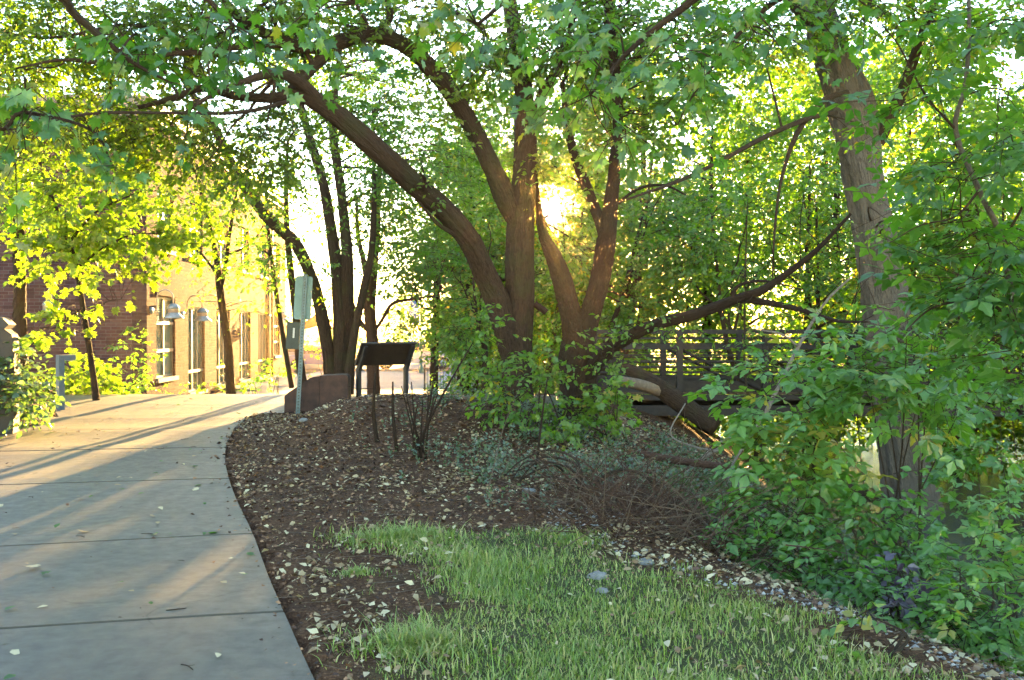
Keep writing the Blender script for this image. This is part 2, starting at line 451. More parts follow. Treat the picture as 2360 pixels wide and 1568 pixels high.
M['gravel'] = leaf_mat("gravel", [(.12,.12,.12),(.22,.22,.22),(.40,.39,.37)], [(0,0,0)]*3, .04, 0.0, odd_leaf=False)
M['chips'] = leaf_mat("chips", [(.022,.010,.005),(.095,.046,.023),(.29,.165,.09)], [(0,0,0)]*3, .03, 0.0, odd_leaf=False)
M['roof'] = plain("roof_edge", (.16, .13, .10), .6)
M['rubber'] = plain("rubber", (.015, .015, .016), .7)
M['chrome'] = plain("chrome", (.5, .5, .52), .25, .9)
M['banner'] = plain("blue_banner", (.06, .16, .50), .7, var=.1)
M['lamp_green'] = plain("green_pole", (.03, .13, .11), .45)
M['awning_red'] = plain("red_awning", (.45, .05, .04), .7)
M['taillight'] = plain("taillight_red", (.45, .02, .02), .3)
M['headlight'] = plain("headlight_lens", (.65, .68, .7), .15)
def paint(name, col):
    m, n, out = newmat(name)
    b = principled(n, out, col, .35, spec=.5); b.inputs['Coat Weight'].default_value = .7; b.inputs['Coat Roughness'].default_value = .08
    return m
M['car_silver'] = paint("car_silver", (.45, .47, .50)); M['car_blue'] = paint("car_blue", (.05, .09, .28)); M['car_white'] = paint("car_white", (.62, .63, .64)); M['car_grey'] = paint("car_grey", (.16, .18, .22))
def glass(name, col, rough=.06):
    m, n, out = newmat(name)
    v = obj_vec(n); a = noise(n, v, .6, 2, .5)
    b = principled(n, out, ramp(n, a, [(.3, tuple(x*.7 for x in col)), (.7, tuple(x*1.3 for x in col))]), rough, bump(n, a, .03, .05), spec=.9)
    return m
M['pane'] = glass("window_pane", (.075, .155, .13), .12)
M['car_glass'] = glass("car_glass", (.05, .07, .10))
def water_mat():
    m, n, out = newmat("creek_water")
    v = obj_vec(n)
    a = noise(n, v, 7, 4, .6, (1, .5, 1)); b = noise(n, v, 30, 3, .6)
    s = nd(n, "ShaderNodeMath", operation='MULTIPLY_ADD'); n.links.new(b, s.inputs[0]); s.inputs[1].default_value = .4; n.links.new(a, s.inputs[2])
    principled(n, out, (.05, .06, .055), .08, bump(n, s.outputs[0], .35, .05), spec=.9); return m
M['water'] = water_mat()

# ------------------------------------------------------------------ terrain
RE = np.array([(1.2, -3.0), (.35, 1.0), (-.45, 3.3), (-1.29, 5.6), (-2.03, 7.77), (-2.95, 10.35), (-3.66, 12.7), (-4.15, 14.9), (-4.40, 16.6), (-4.45, 17.2)])
REs = smooth_path(RE, 8)
LE = np.array([(-2.6, -3.0), (-3.2, 1.0), (-3.95, 2.6), (-4.7, 4.8), (-5.35, 6.85), (-6.25, 9.55), (-6.95, 12.0), (-7.25, 14.3), (-7.55, 16.4), (-8.4, 18.2), (-9.6, 20.6)])
LEs = smooth_path(LE, 8)
PZ = np.array([(-20, 0), (6, 0), (8, .0), (10, .03), (12.5, .09), (15, .12), (17, .15), (19, .20), (20.6, .225), (21.6, .20), (23, .06), (27, -.45), (31, -.92), (60, -.95), (70, -.95), (120, -.9), (400, 1.5)])
def path_z(y): return np.interp(y, PZ[:, 0], PZ[:, 1])
def xr(y): return np.interp(y, REs[:, 1], REs[:, 0])
def xl(y): return np.interp(y, LEs[:, 1], LEs[:, 0])
WATER_Z = -1.32
def on_path(x, y):
    """1 where the paved path lies"""
    x = np.asarray(x, float); y = np.asarray(y, float)
    main = (x > xl(y)) & (x < xr(y)) & (y < 17.3)
    junc = (y >= 17.2) & (y < 29) & (x > np.interp(y, [16, 18.2, 20.6, 29], [-7.5, -8.4, -9.6, -10.2])) & (x < np.interp(y, [17, 18, 21.5, 24, 29], [-4.2, -3.4, -3.2, -4.6, -5.5]))
    nb = np.interp(x, [-4.5, -3.6, -2, 0, 1.5], [17.1, 17.4, 18.1, 18.5, 18.75]); fb = np.interp(x, [-4.5, 1.5], [21.0, 21.3])
    br = (x > -4.6) & (x < 1.6) & (y > nb) & (y < fb)
    return main | junc | br
def H(x, y, detail=True):
    x = np.asarray(x, float); y = np.asarray(y, float)
    z = path_z(y).copy() if hasattr(path_z(y), 'copy') else path_z(y)
    # mound between the path and the bridge
    edge = sstep(0, 1.6, x - xr(np.minimum(y, 16.5)))
    md = .50*np.exp(-((x+1.75)/1.75)**2 - ((y-14.6)/1.75)**2) + .20*np.exp(-((x-.3)/1.2)**2 - ((y-15.2)/1.6)**2)
    z = z + md*edge
    # left bank
    z = z + .30*sstep(0, 2.5, xl(np.minimum(y, 20.0)) - x)*(1-sstep(21, 27, y))
    # creek valley
    top = np.interp(y, [0, 5, 7, 9, 12, 15, 19, 40], [4.0, 2.05, 1.30, .75, 1.0, 1.6, 2.0, 4.0])
    tt_ = np.clip((x-top)/4.1, 0, 1)
    down = .45*tt_ + .55*sstep(0, 1, tt_)
    up = sstep(0, 1, (x-(11.2+.1*np.maximum(0, y-14)))/4.0)
    fade = 1-sstep(60, 90, y)
    depth = 1.62 + path_z(y)
    z = z - np.maximum(0, depth)*down*(1-up)*fade
    # far right bank a little higher
    z = z + 1.0*sstep(12, 30, x)*sstep(5, 15, y)
    z = z + .5*sstep(24, 40, y)*sstep(2, 14, x)
    # grass sags gently to the right
    z = z - .05*sstep(-.5, 2.2, x)*(1-sstep(7, 10, y))
    if detail:
        off = 1 - sstep(-.25, .15, np.where(on_path(x, y), 1, 0))
        z = z + off*(.022*vnoise(x, y, 2.1, 3) + .012*vnoise(x, y, 6.5, 4) + .008)
        z = np.where(on_path(x, y), z-.10, z)
    return z

def grid_axis(a, b, step, lo, hi, growth=1.18):
    c = list(np.arange(a, b+1e-6, step))
    s, v = step, c[-1]
    while v < hi: s *= growth; v += s; c.append(v)
    s, v = step, c[0]; left = []
    while v > lo: s *= growth; v -= s; left.append(v)
    return np.array(left[::-1]+c)
def grass_poly_mask(x, y):
    """soft 0..1: where the lawn patch grows"""
    x = np.asarray(x, float); y = np.asarray(y, float)
    lft = np.interp(y, [0, 3, 4.5, 5.5, 6.9, 7.6, 8.1], [-.2, -.35, -.55, -.55, -.62, -.5, .2])
    rgt = np.interp(y, [0, 3, 4.5, 5.2, 6.0, 6.7, 7.9, 8.1], [4, 3.2, 2.2, 1.75, 1.4, 1.1, .6, .3])
    w = .22*vnoise(x, y, 3.2, 9) + .16*vnoise(x, y, 8.5, 19)
    return sstep(-.22, .42, np.minimum(np.minimum(x-lft+w, rgt-x+w), 8.0-y+w))
gx = grid_axis(-10.5, 12.0, .13, -260, 260); gy = grid_axis(2.0, 24.0, .11, -12, 420)
XX, YY = np.meshgrid(gx, gy, indexing='xy')
ZZ = H(XX, YY)
nx, ny = len(gx), len(gy)
idx = np.arange(nx*ny).reshape(ny, nx)
quads = np.stack([idx[:-1, :-1], idx[:-1, 1:], idx[1:, 1:], idx[1:, :-1]], -1).reshape(-1, 4)
far_green = sstep(24, 34, YY)*.7
gmask = np.maximum(np.maximum(grass_poly_mask(XX, YY)*.8, far_green), .5*sstep(11, 14, XX))
ground = bpy.data.objects.new("ground", mesh_from("ground", np.stack([XX, YY, ZZ], -1).reshape(-1, 3), [quads], {"tint": ('FLOAT', gmask.ravel())}, True))
ground.data.materials.append(M['ground']); link(ground); tag(ground, kind='structure')

# water
wb = MB()
wx = np.array([2.0, 18.0]); ws = np.array([3.0, 75.0])
wb.add([[3.2, 2, WATER_Z], [15.5, 2, WATER_Z], [17, 70, WATER_Z], [3.8, 70, WATER_Z]], [[0, 1, 2, 3]])
creek = wb.build("creek_water", M['water']); tag(creek, kind='structure')

# ------------------------------------------------------------------ the concrete path, slab by slab
path = empty("footpath", (0, 0, 0)); tag(path, kind='structure')
def slab(c, name="slab", mat=None, curl=.010, nu=10, nv=12, parent=None, zf=path_z, gap=.007, tilt=0.0, th=.14):
    """c: near-left, near-right, far-right, far-left plan corners"""
    c = np.asarray(c, float); cen = c.mean(0)
    e = c + (cen-c)/np.linalg.norm(cen-c, axis=1, keepdims=True)*gap*1.4
    u = np.linspace(0, 1, nu); v = np.linspace(0, 1, nv)
    U, W = np.meshgrid(u, v, indexing='xy')
    p = (e[0]*((1-U)*(1-W))[..., None] + e[1]*(U*(1-W))[..., None] + e[2]*(U*W)[..., None] + e[3]*((1-U)*W)[..., None])
    z = zf(p[..., 1]) + curl*((2*W-1)**2) + tilt*(W-.5)
    # eased edges
    ed = np.minimum(np.minimum(U, 1-U), np.minimum(W, 1-W))
    z = z - .006*(ed < 1e-6)
    V = np.concatenate([p, z[..., None]], -1).reshape(-1, 3)
    ii = np.arange(nu*nv).reshape(nv, nu)
    Q = np.stack([ii[:-1, :-1], ii[:-1, 1:], ii[1:, 1:], ii[1:, :-1]], -1).reshape(-1, 4)
    ring = np.concatenate([ii[0, :], ii[1:, -1], ii[-1, -2::-1], ii[-2:0:-1, 0]])
    low = V[ring].copy(); low[:, 2] -= th
    k = len(V); m = len(ring); j = (np.arange(m)+1) % m
    Q2 = np.stack([ring, k+np.arange(m), k+j, ring[j]], 1)
    b = MB(); b.add(np.vstack([V, low]), np.vstack([Q, Q2]))
    return b.build(name, mat or M['concrete'], parent or path)
JR = [(1.0, -1.4), (.35, 1.0), (-.45, 3.3), (-1.29, 5.6), (-2.03, 7.77), (-2.95, 10.35), (-3.66, 12.7), (-4.15, 14.9), (-4.40, 16.6)]
JL = [(-2.75, -2.0), (-3.2, .4), (-3.95, 2.6), (-4.7, 4.8), (-5.35, 6.85), (-6.3, 9.75), (-6.98, 12.2), (-7.28, 14.45), (-7.58, 16.5)]
def edge_curve(sm, a, b, n):
    y = np.linspace(a[1], b[1], n); return np.stack([np.interp(y, sm[:, 1], sm[:, 0]), y], 1)
def slab_curved(i):
    n = 9
    rr = edge_curve(REs, JR[i], JR[i+1], n); ll = edge_curve(LEs, JL[i], JL[i+1], n)
    return ll, rr
tl = [0, .0, .006, -.004, .008, -.005, .004, .006, 0]
for i in range(len(JR)-1):
    ll, rr = slab_curved(i)
    n, nu = len(ll), 11
    U = np.linspace(0, 1, nu)
    W = np.linspace(0, 1, n); g = .022 if i < 5 else .034
    We = g/2.3 + W*(1-2*g/2.3)
    llx = np.stack([np.interp(We, W, ll[:, k]) for k in (0, 1)], 1); rrx = np.stack([np.interp(We, W, rr[:, k]) for k in (0, 1)], 1)
    p = llx[:, None]*(1-U)[None, :, None] + rrx[:, None]*U[None, :, None]
    z = path_z(p[..., 1]) + .024*((2*W-1)**2)[:, None] + tl[i]*(W-.5)[:, None]
    z[[0, -1], :] -= .012; z[:, [0, -1]] -= .004
    V = np.concatenate([p, z[..., None]], -1).reshape(-1, 3)
    ii = np.arange(n*nu).reshape(n, nu)
    Q = np.stack([ii[:-1, :-1], ii[:-1, 1:], ii[1:, 1:], ii[1:, :-1]], -1).reshape(-1, 4)
    ring = np.concatenate([ii[0, :], ii[1:, -1], ii[-1, -2::-1], ii[-2:0:-1, 0]])
    low = V[ring].copy(); low[:, 2] -= .16
    k = len(V); m = len(ring); j = (np.arange(m)+1) % m
    b = MB(); b.add(np.vstack([V, low]), np.vstack([Q, np.stack([ring, k+np.arange(m), k+j, ring[j]], 1)]))
    b.build("slab", M['concrete'], path, smooth=False)
# junction on the crest and the slope beyond it
rows = [(16.6, -7.58, -4.40), (18.5, -8.55, -3.05), (20.6, -9.6, -2.9), (22.9, -9.9, -4.2), (25.6, -10.1, -5.0), (28.9, -10.3, -5.5)]
for (y0, a0, b0), (y1, a1, b1) in zip(rows[:-1], rows[1:]):
    slab([(a0, y0), (b0, y0), (b1, y1), (a1, y1)], curl=.006)
# the arm that runs to the bridge behind the mound
arm = [(-3.04, 18.52, 20.95), (-1.5, 18.25, 21.05), (0.05, 18.5, 21.15), (1.55, 18.78, 21.25)]
for (x0, n0, f0), (x1, n1, f1) in zip(arm[:-1], arm[1:]):
    slab([(x0, n0), (x1, n1), (x1, f1), (x0, f0)], curl=.006)
slab([(-4.40, 16.62), (-3.6, 17.35), (-3.04, 18.48), (-3.1, 18.49)], curl=.0, nu=4, nv=6)

# plaza and street beyond
pb = MB()
px_ = np.linspace(-11.6, 6, 12); py_ = np.linspace(29.0, 60, 14)
A, B = np.meshgrid(px_, py_); Zp = path_z(B)+.03
ii = np.arange(A.size).reshape(A.shape)
pb.add(np.stack([A, B, Zp], -1).reshape(-1, 3), np.stack([ii[:-1, :-1], ii[:-1, 1:], ii[1:, 1:], ii[1:, :-1]], -1).reshape(-1, 4))
tag(pb.build("plaza_pavement", M['plaza']), kind='structure')
sb = MB(); sb.add([[-70, 60.3, -.90], [60, 60.3, -.90], [60, 78, -.90], [-70, 78, -.90]], [[0, 1, 2, 3]])
tag(sb.build("street", M['asphalt']), kind='structure')
kb = MB(); kb.box((-70, 59.95, -1.2), (60, 60.25, -.78)); tag(kb.build("kerb", M['plaza']), kind='structure')

# ------------------------------------------------------------------ leaves and trees
def fan(outline, c):
    o = np.asarray(outline, float); n = len(o)
    V = np.vstack([o, [c]]); i = np.arange(n); j = (i+1) % n
    return V, np.stack([i, j, np.full(n, n)], 1)
half = [(.13, -.06), (.36, -.04), (.28, .14), (.60, .20), (.44, .36), (.58, .70), (.27, .58), (.14, .70)]
mo = [(0, .03)] + half + [(0, 1.0)] + [(-x, y) for x, y in half[::-1]]
V2, TF = fan(mo, (0, .32))
def curl3(V2, fold=.18, droop=.25):
    x, y = V2[:, 0], V2[:, 1]
    return np.stack([x, y, fold*np.abs(x) - droop*np.clip(y-.15, 0, 2)**2 - .12*x*x], 1)
TMPL = {'maple': (curl3(V2), TF)}
lf = [(0, 0), (.16, .18), (.24, .42), (.13, .72), (0, 1.0), (-.13, .72), (-.24, .42), (-.16, .18)]
V2o, TFo = fan(lf, (0, .45))
TMPL['oval'] = (curl3(V2o*np.array([1.35, 1]), .25, .2), TFo)
o6 = np.array([(0, 0), (.25, .35), (.16, .72), (0, 1.), (-.16, .72), (-.25, .35)])
TMPL['lance'] = (curl3(o6*np.array([1.15, 1]), .3, .2), np.array([[0, 1, 5], [1, 2, 5], [2, 4, 5], [2, 3, 4]]))
d4 = np.array([(0, 0), (.30, .5), (0, 1.), (-.30, .5)])
TMPL['diamond'] = (curl3(d4*np.array([1.2, 1]), .3, .15), np.array([[0, 1, 3], [1, 2, 3]]))
# box elder: three pointed, toothed leaflets on a stalk
lv, lt = [], []
oo = np.array([(0, 0), (.22, .30), (.30, .46), (.17, .62), (.15, .80), (0, 1.), (-.15, .80), (-.17, .62), (-.30, .46), (-.22, .30)])
oc, ot = fan(oo, (0, .45))
for ang, sc, off in ((0, .68, (0, .32)), (62, .56, (.03, .22)), (-62, .56, (-.03, .22))):
    ca, sa = math.cos(R(-ang)), math.sin(R(-ang))
    q = oc*sc; q = np.stack([q[:, 0]*ca - q[:, 1]*sa, q[:, 0]*sa + q[:, 1]*ca], 1) + np.array(off)
    z = .2*np.abs((oc*sc)[:, 0]) - .22*(oc[:, 1]*sc)**2*(1.4 if ang else 1)
    lt.append(ot + sum(len(a) for a in lv)); lv.append(np.column_stack([q, z]))
TMPL['elder'] = (np.vstack(lv), np.vstack(lt))

def unit(a): return a/(np.linalg.norm(a, axis=-1, keepdims=True)+1e-9)

def sun_gap(p):
    """keep mask: gaps in the canopy through which the low sun reaches the path, the brick wall and the lens"""
    keep = np.ones(len(p), bool)
    v = p - np.array([0, 0, CAMZ]); dist = np.linalg.norm(v, axis=1)
    ang = np.degrees(np.arccos(np.clip((v @ SUN)/dist, -1, 1)))
    r = rng.random(len(p))
    keep &= ~((ang < .75) | ((ang < 1.6) & (r < .65)))
    t = (p[:, 2]-.1)/SUN[2]; h = p - SUN*t[:, None]
    band = (vnoise(h[:, 0]*.12, h[:, 1], 1.5, 21) > -.45) & (h[:, 1] > 5.5)
    onp = (h[:, 1] > 3.6) & (h[:, 1] < 27) & (h[:, 0] > xl(h[:, 1])-.6) & (h[:, 0] < np.minimum(xr(h[:, 1]), -1.5)+.2)
    far = t > 1.0
    keep &= ~(onp & band & far & (r < .94))
    # brick wall x = -11.02 - .0523 (y - 30)
    k = (p[:, 0] + 11.02 + .0523*(p[:, 1]-30))/(SUN[0] + .0523*SUN[1]); w = p - SUN*k[:, None]
    onw = (k > .5) & (w[:, 1] > 30) & (w[:, 1] < 55) & (w[:, 2] > -1) & (w[:, 2] < 8) & (p[:, 1] > 31)
    keep &= ~(onw & (r < .78))
    # the sapling in front of the gable glows
    k2 = (p[:, 1]-19.5)/SUN[1]; g = p - SUN*k2[:, None]
    ong = (k2 > 2.0) & (g[:, 0] > -11.0) & (g[:, 0] < -3.4) & (g[:, 2] > -.2) & (g[:, 2] < 6.0)
    keep &= ~(ong & (r < .66))
    return keep

def leaves_mesh(name, pos, dirs, ups, size, tint, template, gap=True):
    if gap:
        k = sun_gap(pos); pos, dirs, ups, size, tint = pos[k], dirs[k], ups[k], size[k], tint[k]
    V, T = TMPL[template]
    y = unit(dirs); n = ups - y*np.sum(ups*y, 1, keepdims=True); n = unit(n); x = np.cross(y, n)
    W = (x[:, None]*V[None, :, 0:1] + y[:, None]*V[None, :, 1:2] + n[:, None]*V[None, :, 2:3])*size[:, None, None] + pos[:, None]
    tri = (T[None] + (np.arange(len(pos))*len(V))[:, None, None]).reshape(-1, 3)
    return mesh_from(name, W.reshape(-1, 3), [tri], {"tint": ('FLOAT', np.repeat(np.clip(tint, 0, 1), len(V)))})

class Tree:
    def __init__(s, name, label, cat='tree', group=None, bark='bark', leaf='leaf_mid', template='lance', base=None):
        s.root = None; s.name = name; s.label = label; s.cat = cat; s.group = group
        s.bark = bark; s.leaf = leaf; s.template = template
        s.limbs = []; s.trunk = MB(); s.br = MB(); s.base = base
        s.pos = []; s.dir = []; s.up = []; s.size = []; s.tint = []
        s.nt = 0
    def limb(s, pts, d=None, trunk=True, rough=.07, sides=None, sub=5, wob=.0):
        """pts: (px, py, depth, width px) rows, or (px, py, width) with d given"""
        rows = []
        for q in pts:
            if d is not None: px, py, w = q; dd = d
            else: px, py, dd, w = q
            rows.append([*P(px, py, dd), w*.43*dd/F])
        return s.limb3(np.array(rows), trunk, rough, sides, sub, wob)
    def limb3(s, rows, trunk=True, rough=.07, sides=None, sub=5, wob=0.0):
        sm = smooth_path(rows, sub)
        if wob:
            k = len(sm); off = np.cumsum(rng.normal(0, wob, (k, 3)), 0); off -= np.linspace(0, 1, k)[:, None]*off[-1]
            sm[:, :3] += off
        sm[:, 3] = np.maximum(sm[:, 3], .002)
        rmax = sm[:, 3].max()
        if rmax > .09 and sub == 5: sub = 14; sm2 = smooth_path(rows, sub); sm2[:, 3] = np.maximum(sm2[:, 3], .002); sm = sm2
        sides = sides or (72 if rmax > .18 else 48 if rmax > .09 else 9 if rmax > .03 else 6)
        if s.base is None: s.base = sm[0, :3].copy()
        (s.trunk if trunk else s.br).tube(sm[:, :3], sm[:, 3], sides, rough if rmax > .025 else 0, True, s.nt); s.nt += 1
        s.limbs.append(sm)
        return sm
    def blob(s, cx, cy, rx, ry, d, dd, n_twigs, size, per=7, tl=.35, clusters=None, droop=.35, tint=(.5, .22), flat=.6, connect=True, layer=.35, up=.0):
        """a mass of leafy sprays; centre in view pixels at depth d, radii in px and metres (dd)"""
        c = P(cx, cy, d); rr = np.array([rx*d/F, dd, ry*d/F])
        return s.mass(c, rr, n_twigs, size, per, tl, clusters, droop, tint, flat, connect, layer, up)
    def mass(s, c, rr, n_twigs, size, per=7, tl=.35, clusters=None, droop=.35, tint=(.5, .22), flat=.6, connect=True, layer=.35, up=.0):
        clusters = clusters or max(3, n_twigs//14)
        g = rng.normal(size=(clusters, 3)); g = unit(g)*(rng.random((clusters, 1))**(1/2.4))
        cc = c + g*rr
        csz = (np.prod(rr)**(1/3))*.9/clusters**(1/3)*rng.uniform(.6, 1.5, clusters)
        if connect and s.limbs:
            allp = np.vstack([l[:, :3] for l in s.limbs]); allr = np.concatenate([l[:, 3] for l in s.limbs])
            for k in range(clusters):
                dv = allp - cc[k]; dd_ = np.linalg.norm(dv*np.array([1, 1, 1.0]), axis=1) + np.maximum(0, allp[:, 2]-cc[k][2])*.3
                j = int(np.argmin(dd_)); a = allp[j]; L = np.linalg.norm(cc[k]-a)
                if L > 3.2 or L < .05: 
                    if L >= .05:
                        a = cc[k] + (a-cc[k])/L*1.4
                        L = 1.4
                    else: continue
                r0 = min(allr[j]*.6, .006+.009*L)
                mid = (a+cc[k])/2 + rng.normal(0, .10*L, 3) + np.array([0, 0, .14*L])
                pts = smooth_path(np.array([a, mid, cc[k]]), 4)
                s.br.tube(pts, np.linspace(r0, .003, len(pts)), 5, 0, False, s.nt); s.nt += 1
        w = csz**2; pick = rng.choice(clusters, n_twigs, p=w/w.sum())
        o = rng.normal(size=(n_twigs, 3))*csz[pick][:, None]*.55*np.array([1, 1, layer*1.3+.2])
        A = cc[pick] + o
        out = unit(A - cc[pick]*0.6 - c*.4 + rng.normal(0, .25, (n_twigs, 3))*csz[pick][:, None])
        out[:, 2] *= .5; out[:, 2] += -droop*.5 + up + rng.normal(0, .2, n_twigs); out = unit(out)
        L = tl*rng.uniform(.6, 1.4, n_twigs)
        B = A + out*L[:, None]; B[:, 2] -= droop*.3*L
        kt = sun_gap(A) if connect else np.ones(n_twigs, bool)
        s.br.segs((A - out*L[:, None]*.25)[kt], B[kt], .0042, .0014)
        s.spread(A, B, per, size, tint, droop, flat, np.clip(rng.normal(tint[0], tint[1]*.6, clusters), 0, 1)[pick])
        return cc
    def spread(s, A, B, per, size, tint=(.5, .2), droop=.35, flat=.6, base_tint=None):
        n = len(A)
        t = np.tile(np.linspace(.15, 1.0, per), (n, 1)) + rng.normal(0, .05, (n, per))
        ax = unit(B-A)
        side = unit(np.cross(ax, np.array([0, 0, 1.]))+1e-6)
        sg = np.where(np.arange(per) % 2 == 0, 1., -1.)[None]*rng.uniform(.5, 1.2, (n, per))
        pos = A[:, None] + (B-A)[:, None]*t[..., None]
        dr = ax[:, None]*rng.uniform(.3, .9, (n, per))[..., None] + side[:, None]*sg[..., None] + rng.normal(0, .3, (n, per, 3))
        dr[..., 2] -= droop*rng.uniform(.2, 1.3, (n, per))
        up = np.array([0, 0, 1.0]) + rng.normal(0, flat, (n, per, 3))
        pos = pos + unit(dr)*size*.15
        s.pos.append(pos.reshape(-1, 3)); s.dir.append(dr.reshape(-1, 3)); s.up.append(up.reshape(-1, 3))
        s.size.append((size*rng.uniform(.55, 1.25, (n, per))).ravel())
        bt = np.full(n, tint[0]) if base_tint is None else base_tint
        s.tint.append((bt[:, None] + rng.normal(0, tint[1]*.7, (n, per))).ravel())
    def data(s, gap=True):
        return [np.concatenate(a) for a in (s.pos, s.dir, s.up, s.size, s.tint)]
    def finish(s, gap=True):
        base = s.base if s.base is not None else np.zeros(3)
        s.root = empty(s.name, base); tag(s.root, s.label, s.cat, s.group)
        off = -np.asarray(base)
        def put(o): o.location = tuple(off); return o
        if s.trunk.n: put(s.trunk.build("trunk" if s.cat == 'tree' else "stem", M[s.bark], s.root, True))
        if s.br.n: put(s.br.build("branches", M[s.bark if s.bark != 'bark_grey' else 'bark'], s.root))['kind'] = 'stuff'
        if s.pos:
            me = leaves_mesh("crown", *s.data(), s.template, gap)
            me.materials.append(M[s.leaf]); o = bpy.data.objects.new("crown", me); link(o, s.root); put(o)
        s.count = sum(len(a) for a in s.pos)
        return s.root
    def vines(s, pts3, n, lmin, lmax, spread=.15, r=.003):
        """hanging dead vines and twigs below a limb"""
        i = rng.integers(0, len(pts3), n)
        A = pts3[i][:, :3] + rng.normal(0, spread, (n, 3))*np.array([1, 1, .4])
        for k in range(n):
            L = rng.uniform(lmin, lmax); m = 5
            p = A[k] + np.stack([np.cumsum(rng.normal(0, .045, m)), np.cumsum(rng.normal(0, .045, m)), -np.linspace(0, L, m)], 1)
            s.br.tube(p, np.linspace(r, r*.35, m), 4, 0, False, s.nt)
            if rng.random() < .6:
                q = p[2] + np.stack([np.cumsum(rng.normal(0, .06, 4)), np.cumsum(rng.normal(0, .06, 4)), -np.linspace(0, L*.4, 4)], 1)
                s.br.tube(q, np.linspace(r*.7, r*.3, 4), 3, 0, False, s.nt)

# ------------------------------------------------------------------ brick building
GZ = -.93
bld = empty("brick_building", (-11.02, 30.0, GZ), R(3.0))
tag(bld, "two storey tan brick building with tall teal windows beside the plaza", "building")
def wall_open(u0, u1, z0, z1, openings, fn, depth, mat, name, inward):
    """wall sheet with real openings and reveals. fn(u, z, w) -> xyz, w goes into the wall"""
    us = sorted({u0, u1, *[o[0] for o in openings], *[o[1] for o in openings]})
    zs = sorted({z0, z1, *[o[2] for o in openings], *[o[3] for o in openings]})
    b = MB()
    for a0, a1 in zip(us[:-1], us[1:]):
        for c0, c1 in zip(zs[:-1], zs[1:]):
            mu, mz = (a0+a1)/2, (c0+c1)/2
            if any(o[0] < mu < o[1] and o[2] < mz < o[3] for o in openings): continue
            q = [(a0, c0), (a1, c0), (a1, c1), (a0, c1)]
            b.add([fn(u, z, 0) for u, z in q], [[0, 1, 2, 3]], tc=[(u, z, 0) for u, z in q])
    for (a0, a1, c0, c1) in openings:
        for (p, q) in (((a0, c0), (a0, c1)), ((a1, c1), (a1, c0)), ((a0, c1), (a1, c1)), ((a1, c0), (a0, c0))):
            b.add([fn(*p, 0), fn(*q, 0), fn(*q, depth), fn(*p, depth)], [[0, 1, 2, 3]], tc=[(p[0], p[1], 0), (q[0], q[1], 0), (q[0]+depth, q[1], 0), (p[0]+depth, p[1], 0)])
    return b.build(name, mat, bld)
side = lambda u, z, w: (-w, u, z)
tall = [(c-1.12, c+1.12, .33, 3.33) for c in (5.75, 9.75, 13.8, 17.8)]
first = [(.98, 3.05, 1.0, 3.58)]
last = [(20.6, 22.2, 1.2, 3.4)]
upper = [(c-.85, c+.85, 5.1, 7.0) for c in (2.0, 5.75, 9.75, 13.8, 17.8, 21.4)]
BH = 9.2
wall_open(0.0, 23.8, -.6, BH, tall+first+last+upper, side, .22, M['brick'], "wall", None)
# camera-side gable wall
gable = lambda u, z, w: (-u, w, z)
wall_open(0.36, 13, -.6, BH, [], gable, .2, M['brick_red'], "gable_wall", None)
b = MB()  # corner pilaster, slightly proud
def pil(x0, x1, y0, y1, z0, z1):
    bb = MB()
    for q, t in (([(x0, y0), (x1, y0)], 0), ([(x1, y0), (x1, y1)], 1), ([(x1, y1), (x0, y1)], 0), ([(x0, y1), (x0, y0)], 1)):
        (ax, ay), (bx, by) = q
        L = abs(bx-ax)+abs(by-ay)
        bb.add([(ax, ay, z0), (bx, by, z0), (bx, by, z1), (ax, ay, z1)], [[0, 1, 2, 3]], tc=[(0, z0, 0), (L, z0, 0), (L, z1, 0), (0, z1, 0)])
    bb.add([(x0, y0, z1), (x1, y0, z1), (x1, y1, z1), (x0, y1, z1)], [[0, 1, 2, 3]])
    return bb
pil(-.42, .02, -.03, .30, -.6, BH).build("corner_pier", M['brick'], bld)
b = MB(); b.box((-13, -.15, BH), (.18, 24.0, BH+.35)); b.box((-13, -.05, BH-.25), (.07, 23.9, BH-.004)); b.build("roof_edge", M['roof'], bld)
b = MB(); b.box((-13, 23.8, -.6), (-.002, 24.0, BH-.26)); b.box((-13, .3, -.6), (-12.8, 23.8, BH-.26)); b.build("back_wall", M['brick_red'], bld)
def window(o, cols, rowsz, pale_rows=True):
    u0, u1, z0, z1 = o; w0, w1 = -.17, -.10
    f = MB(); t = .07
    f.box((w0, u0, z0), (w1, u0+t, z1)); f.box((w0, u1-t, z0), (w1, u1, z1))
    f.box((w0, u0+t, z1-t), (w1, u1-t, z1)); f.box((w0, u0+t, z0), (w1, u1-t, z0+t))
    zz = [z0+t, *rowsz, z1-t]
    uu = np.linspace(u0+t, u1-t, cols+1)
    for k in uu[1:-1]: f.box((w0+.005, k-.05, z0+t), (w1+.02, k+.05, z1-t))
    win = f.build("window", M['teal'], bld)
    for r in rowsz:
        tb = MB(); tb.box((w0, u0+t, r-.05), (w1+.05, u1-t, r+.05)); tb.build("transom", M['frame_pale'], win)
    for i in range(cols):
        for c0, c1 in zip(zz[:-1], zz[1:]):
            g = MB(); g.box((-.150, uu[i]-.01, c0-.01), (-.142, uu[i+1]+.01, c1+.01)); g.build("pane", M['pane'], win)
    sl = MB(); sl.box((-.16, u0-.08, z0-.13), (.09, u1+.08, z0-.004)); sl.build("sill", M['plaza'], win)
    # dark room behind
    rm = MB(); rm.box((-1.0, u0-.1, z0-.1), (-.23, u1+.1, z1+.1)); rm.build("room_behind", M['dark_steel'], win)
    return win
window(first[0], 2, (1.86, 2.74))
for o in tall: window(o, 3, (1.05,))
window(last[0], 2, (1.9, 2.7))
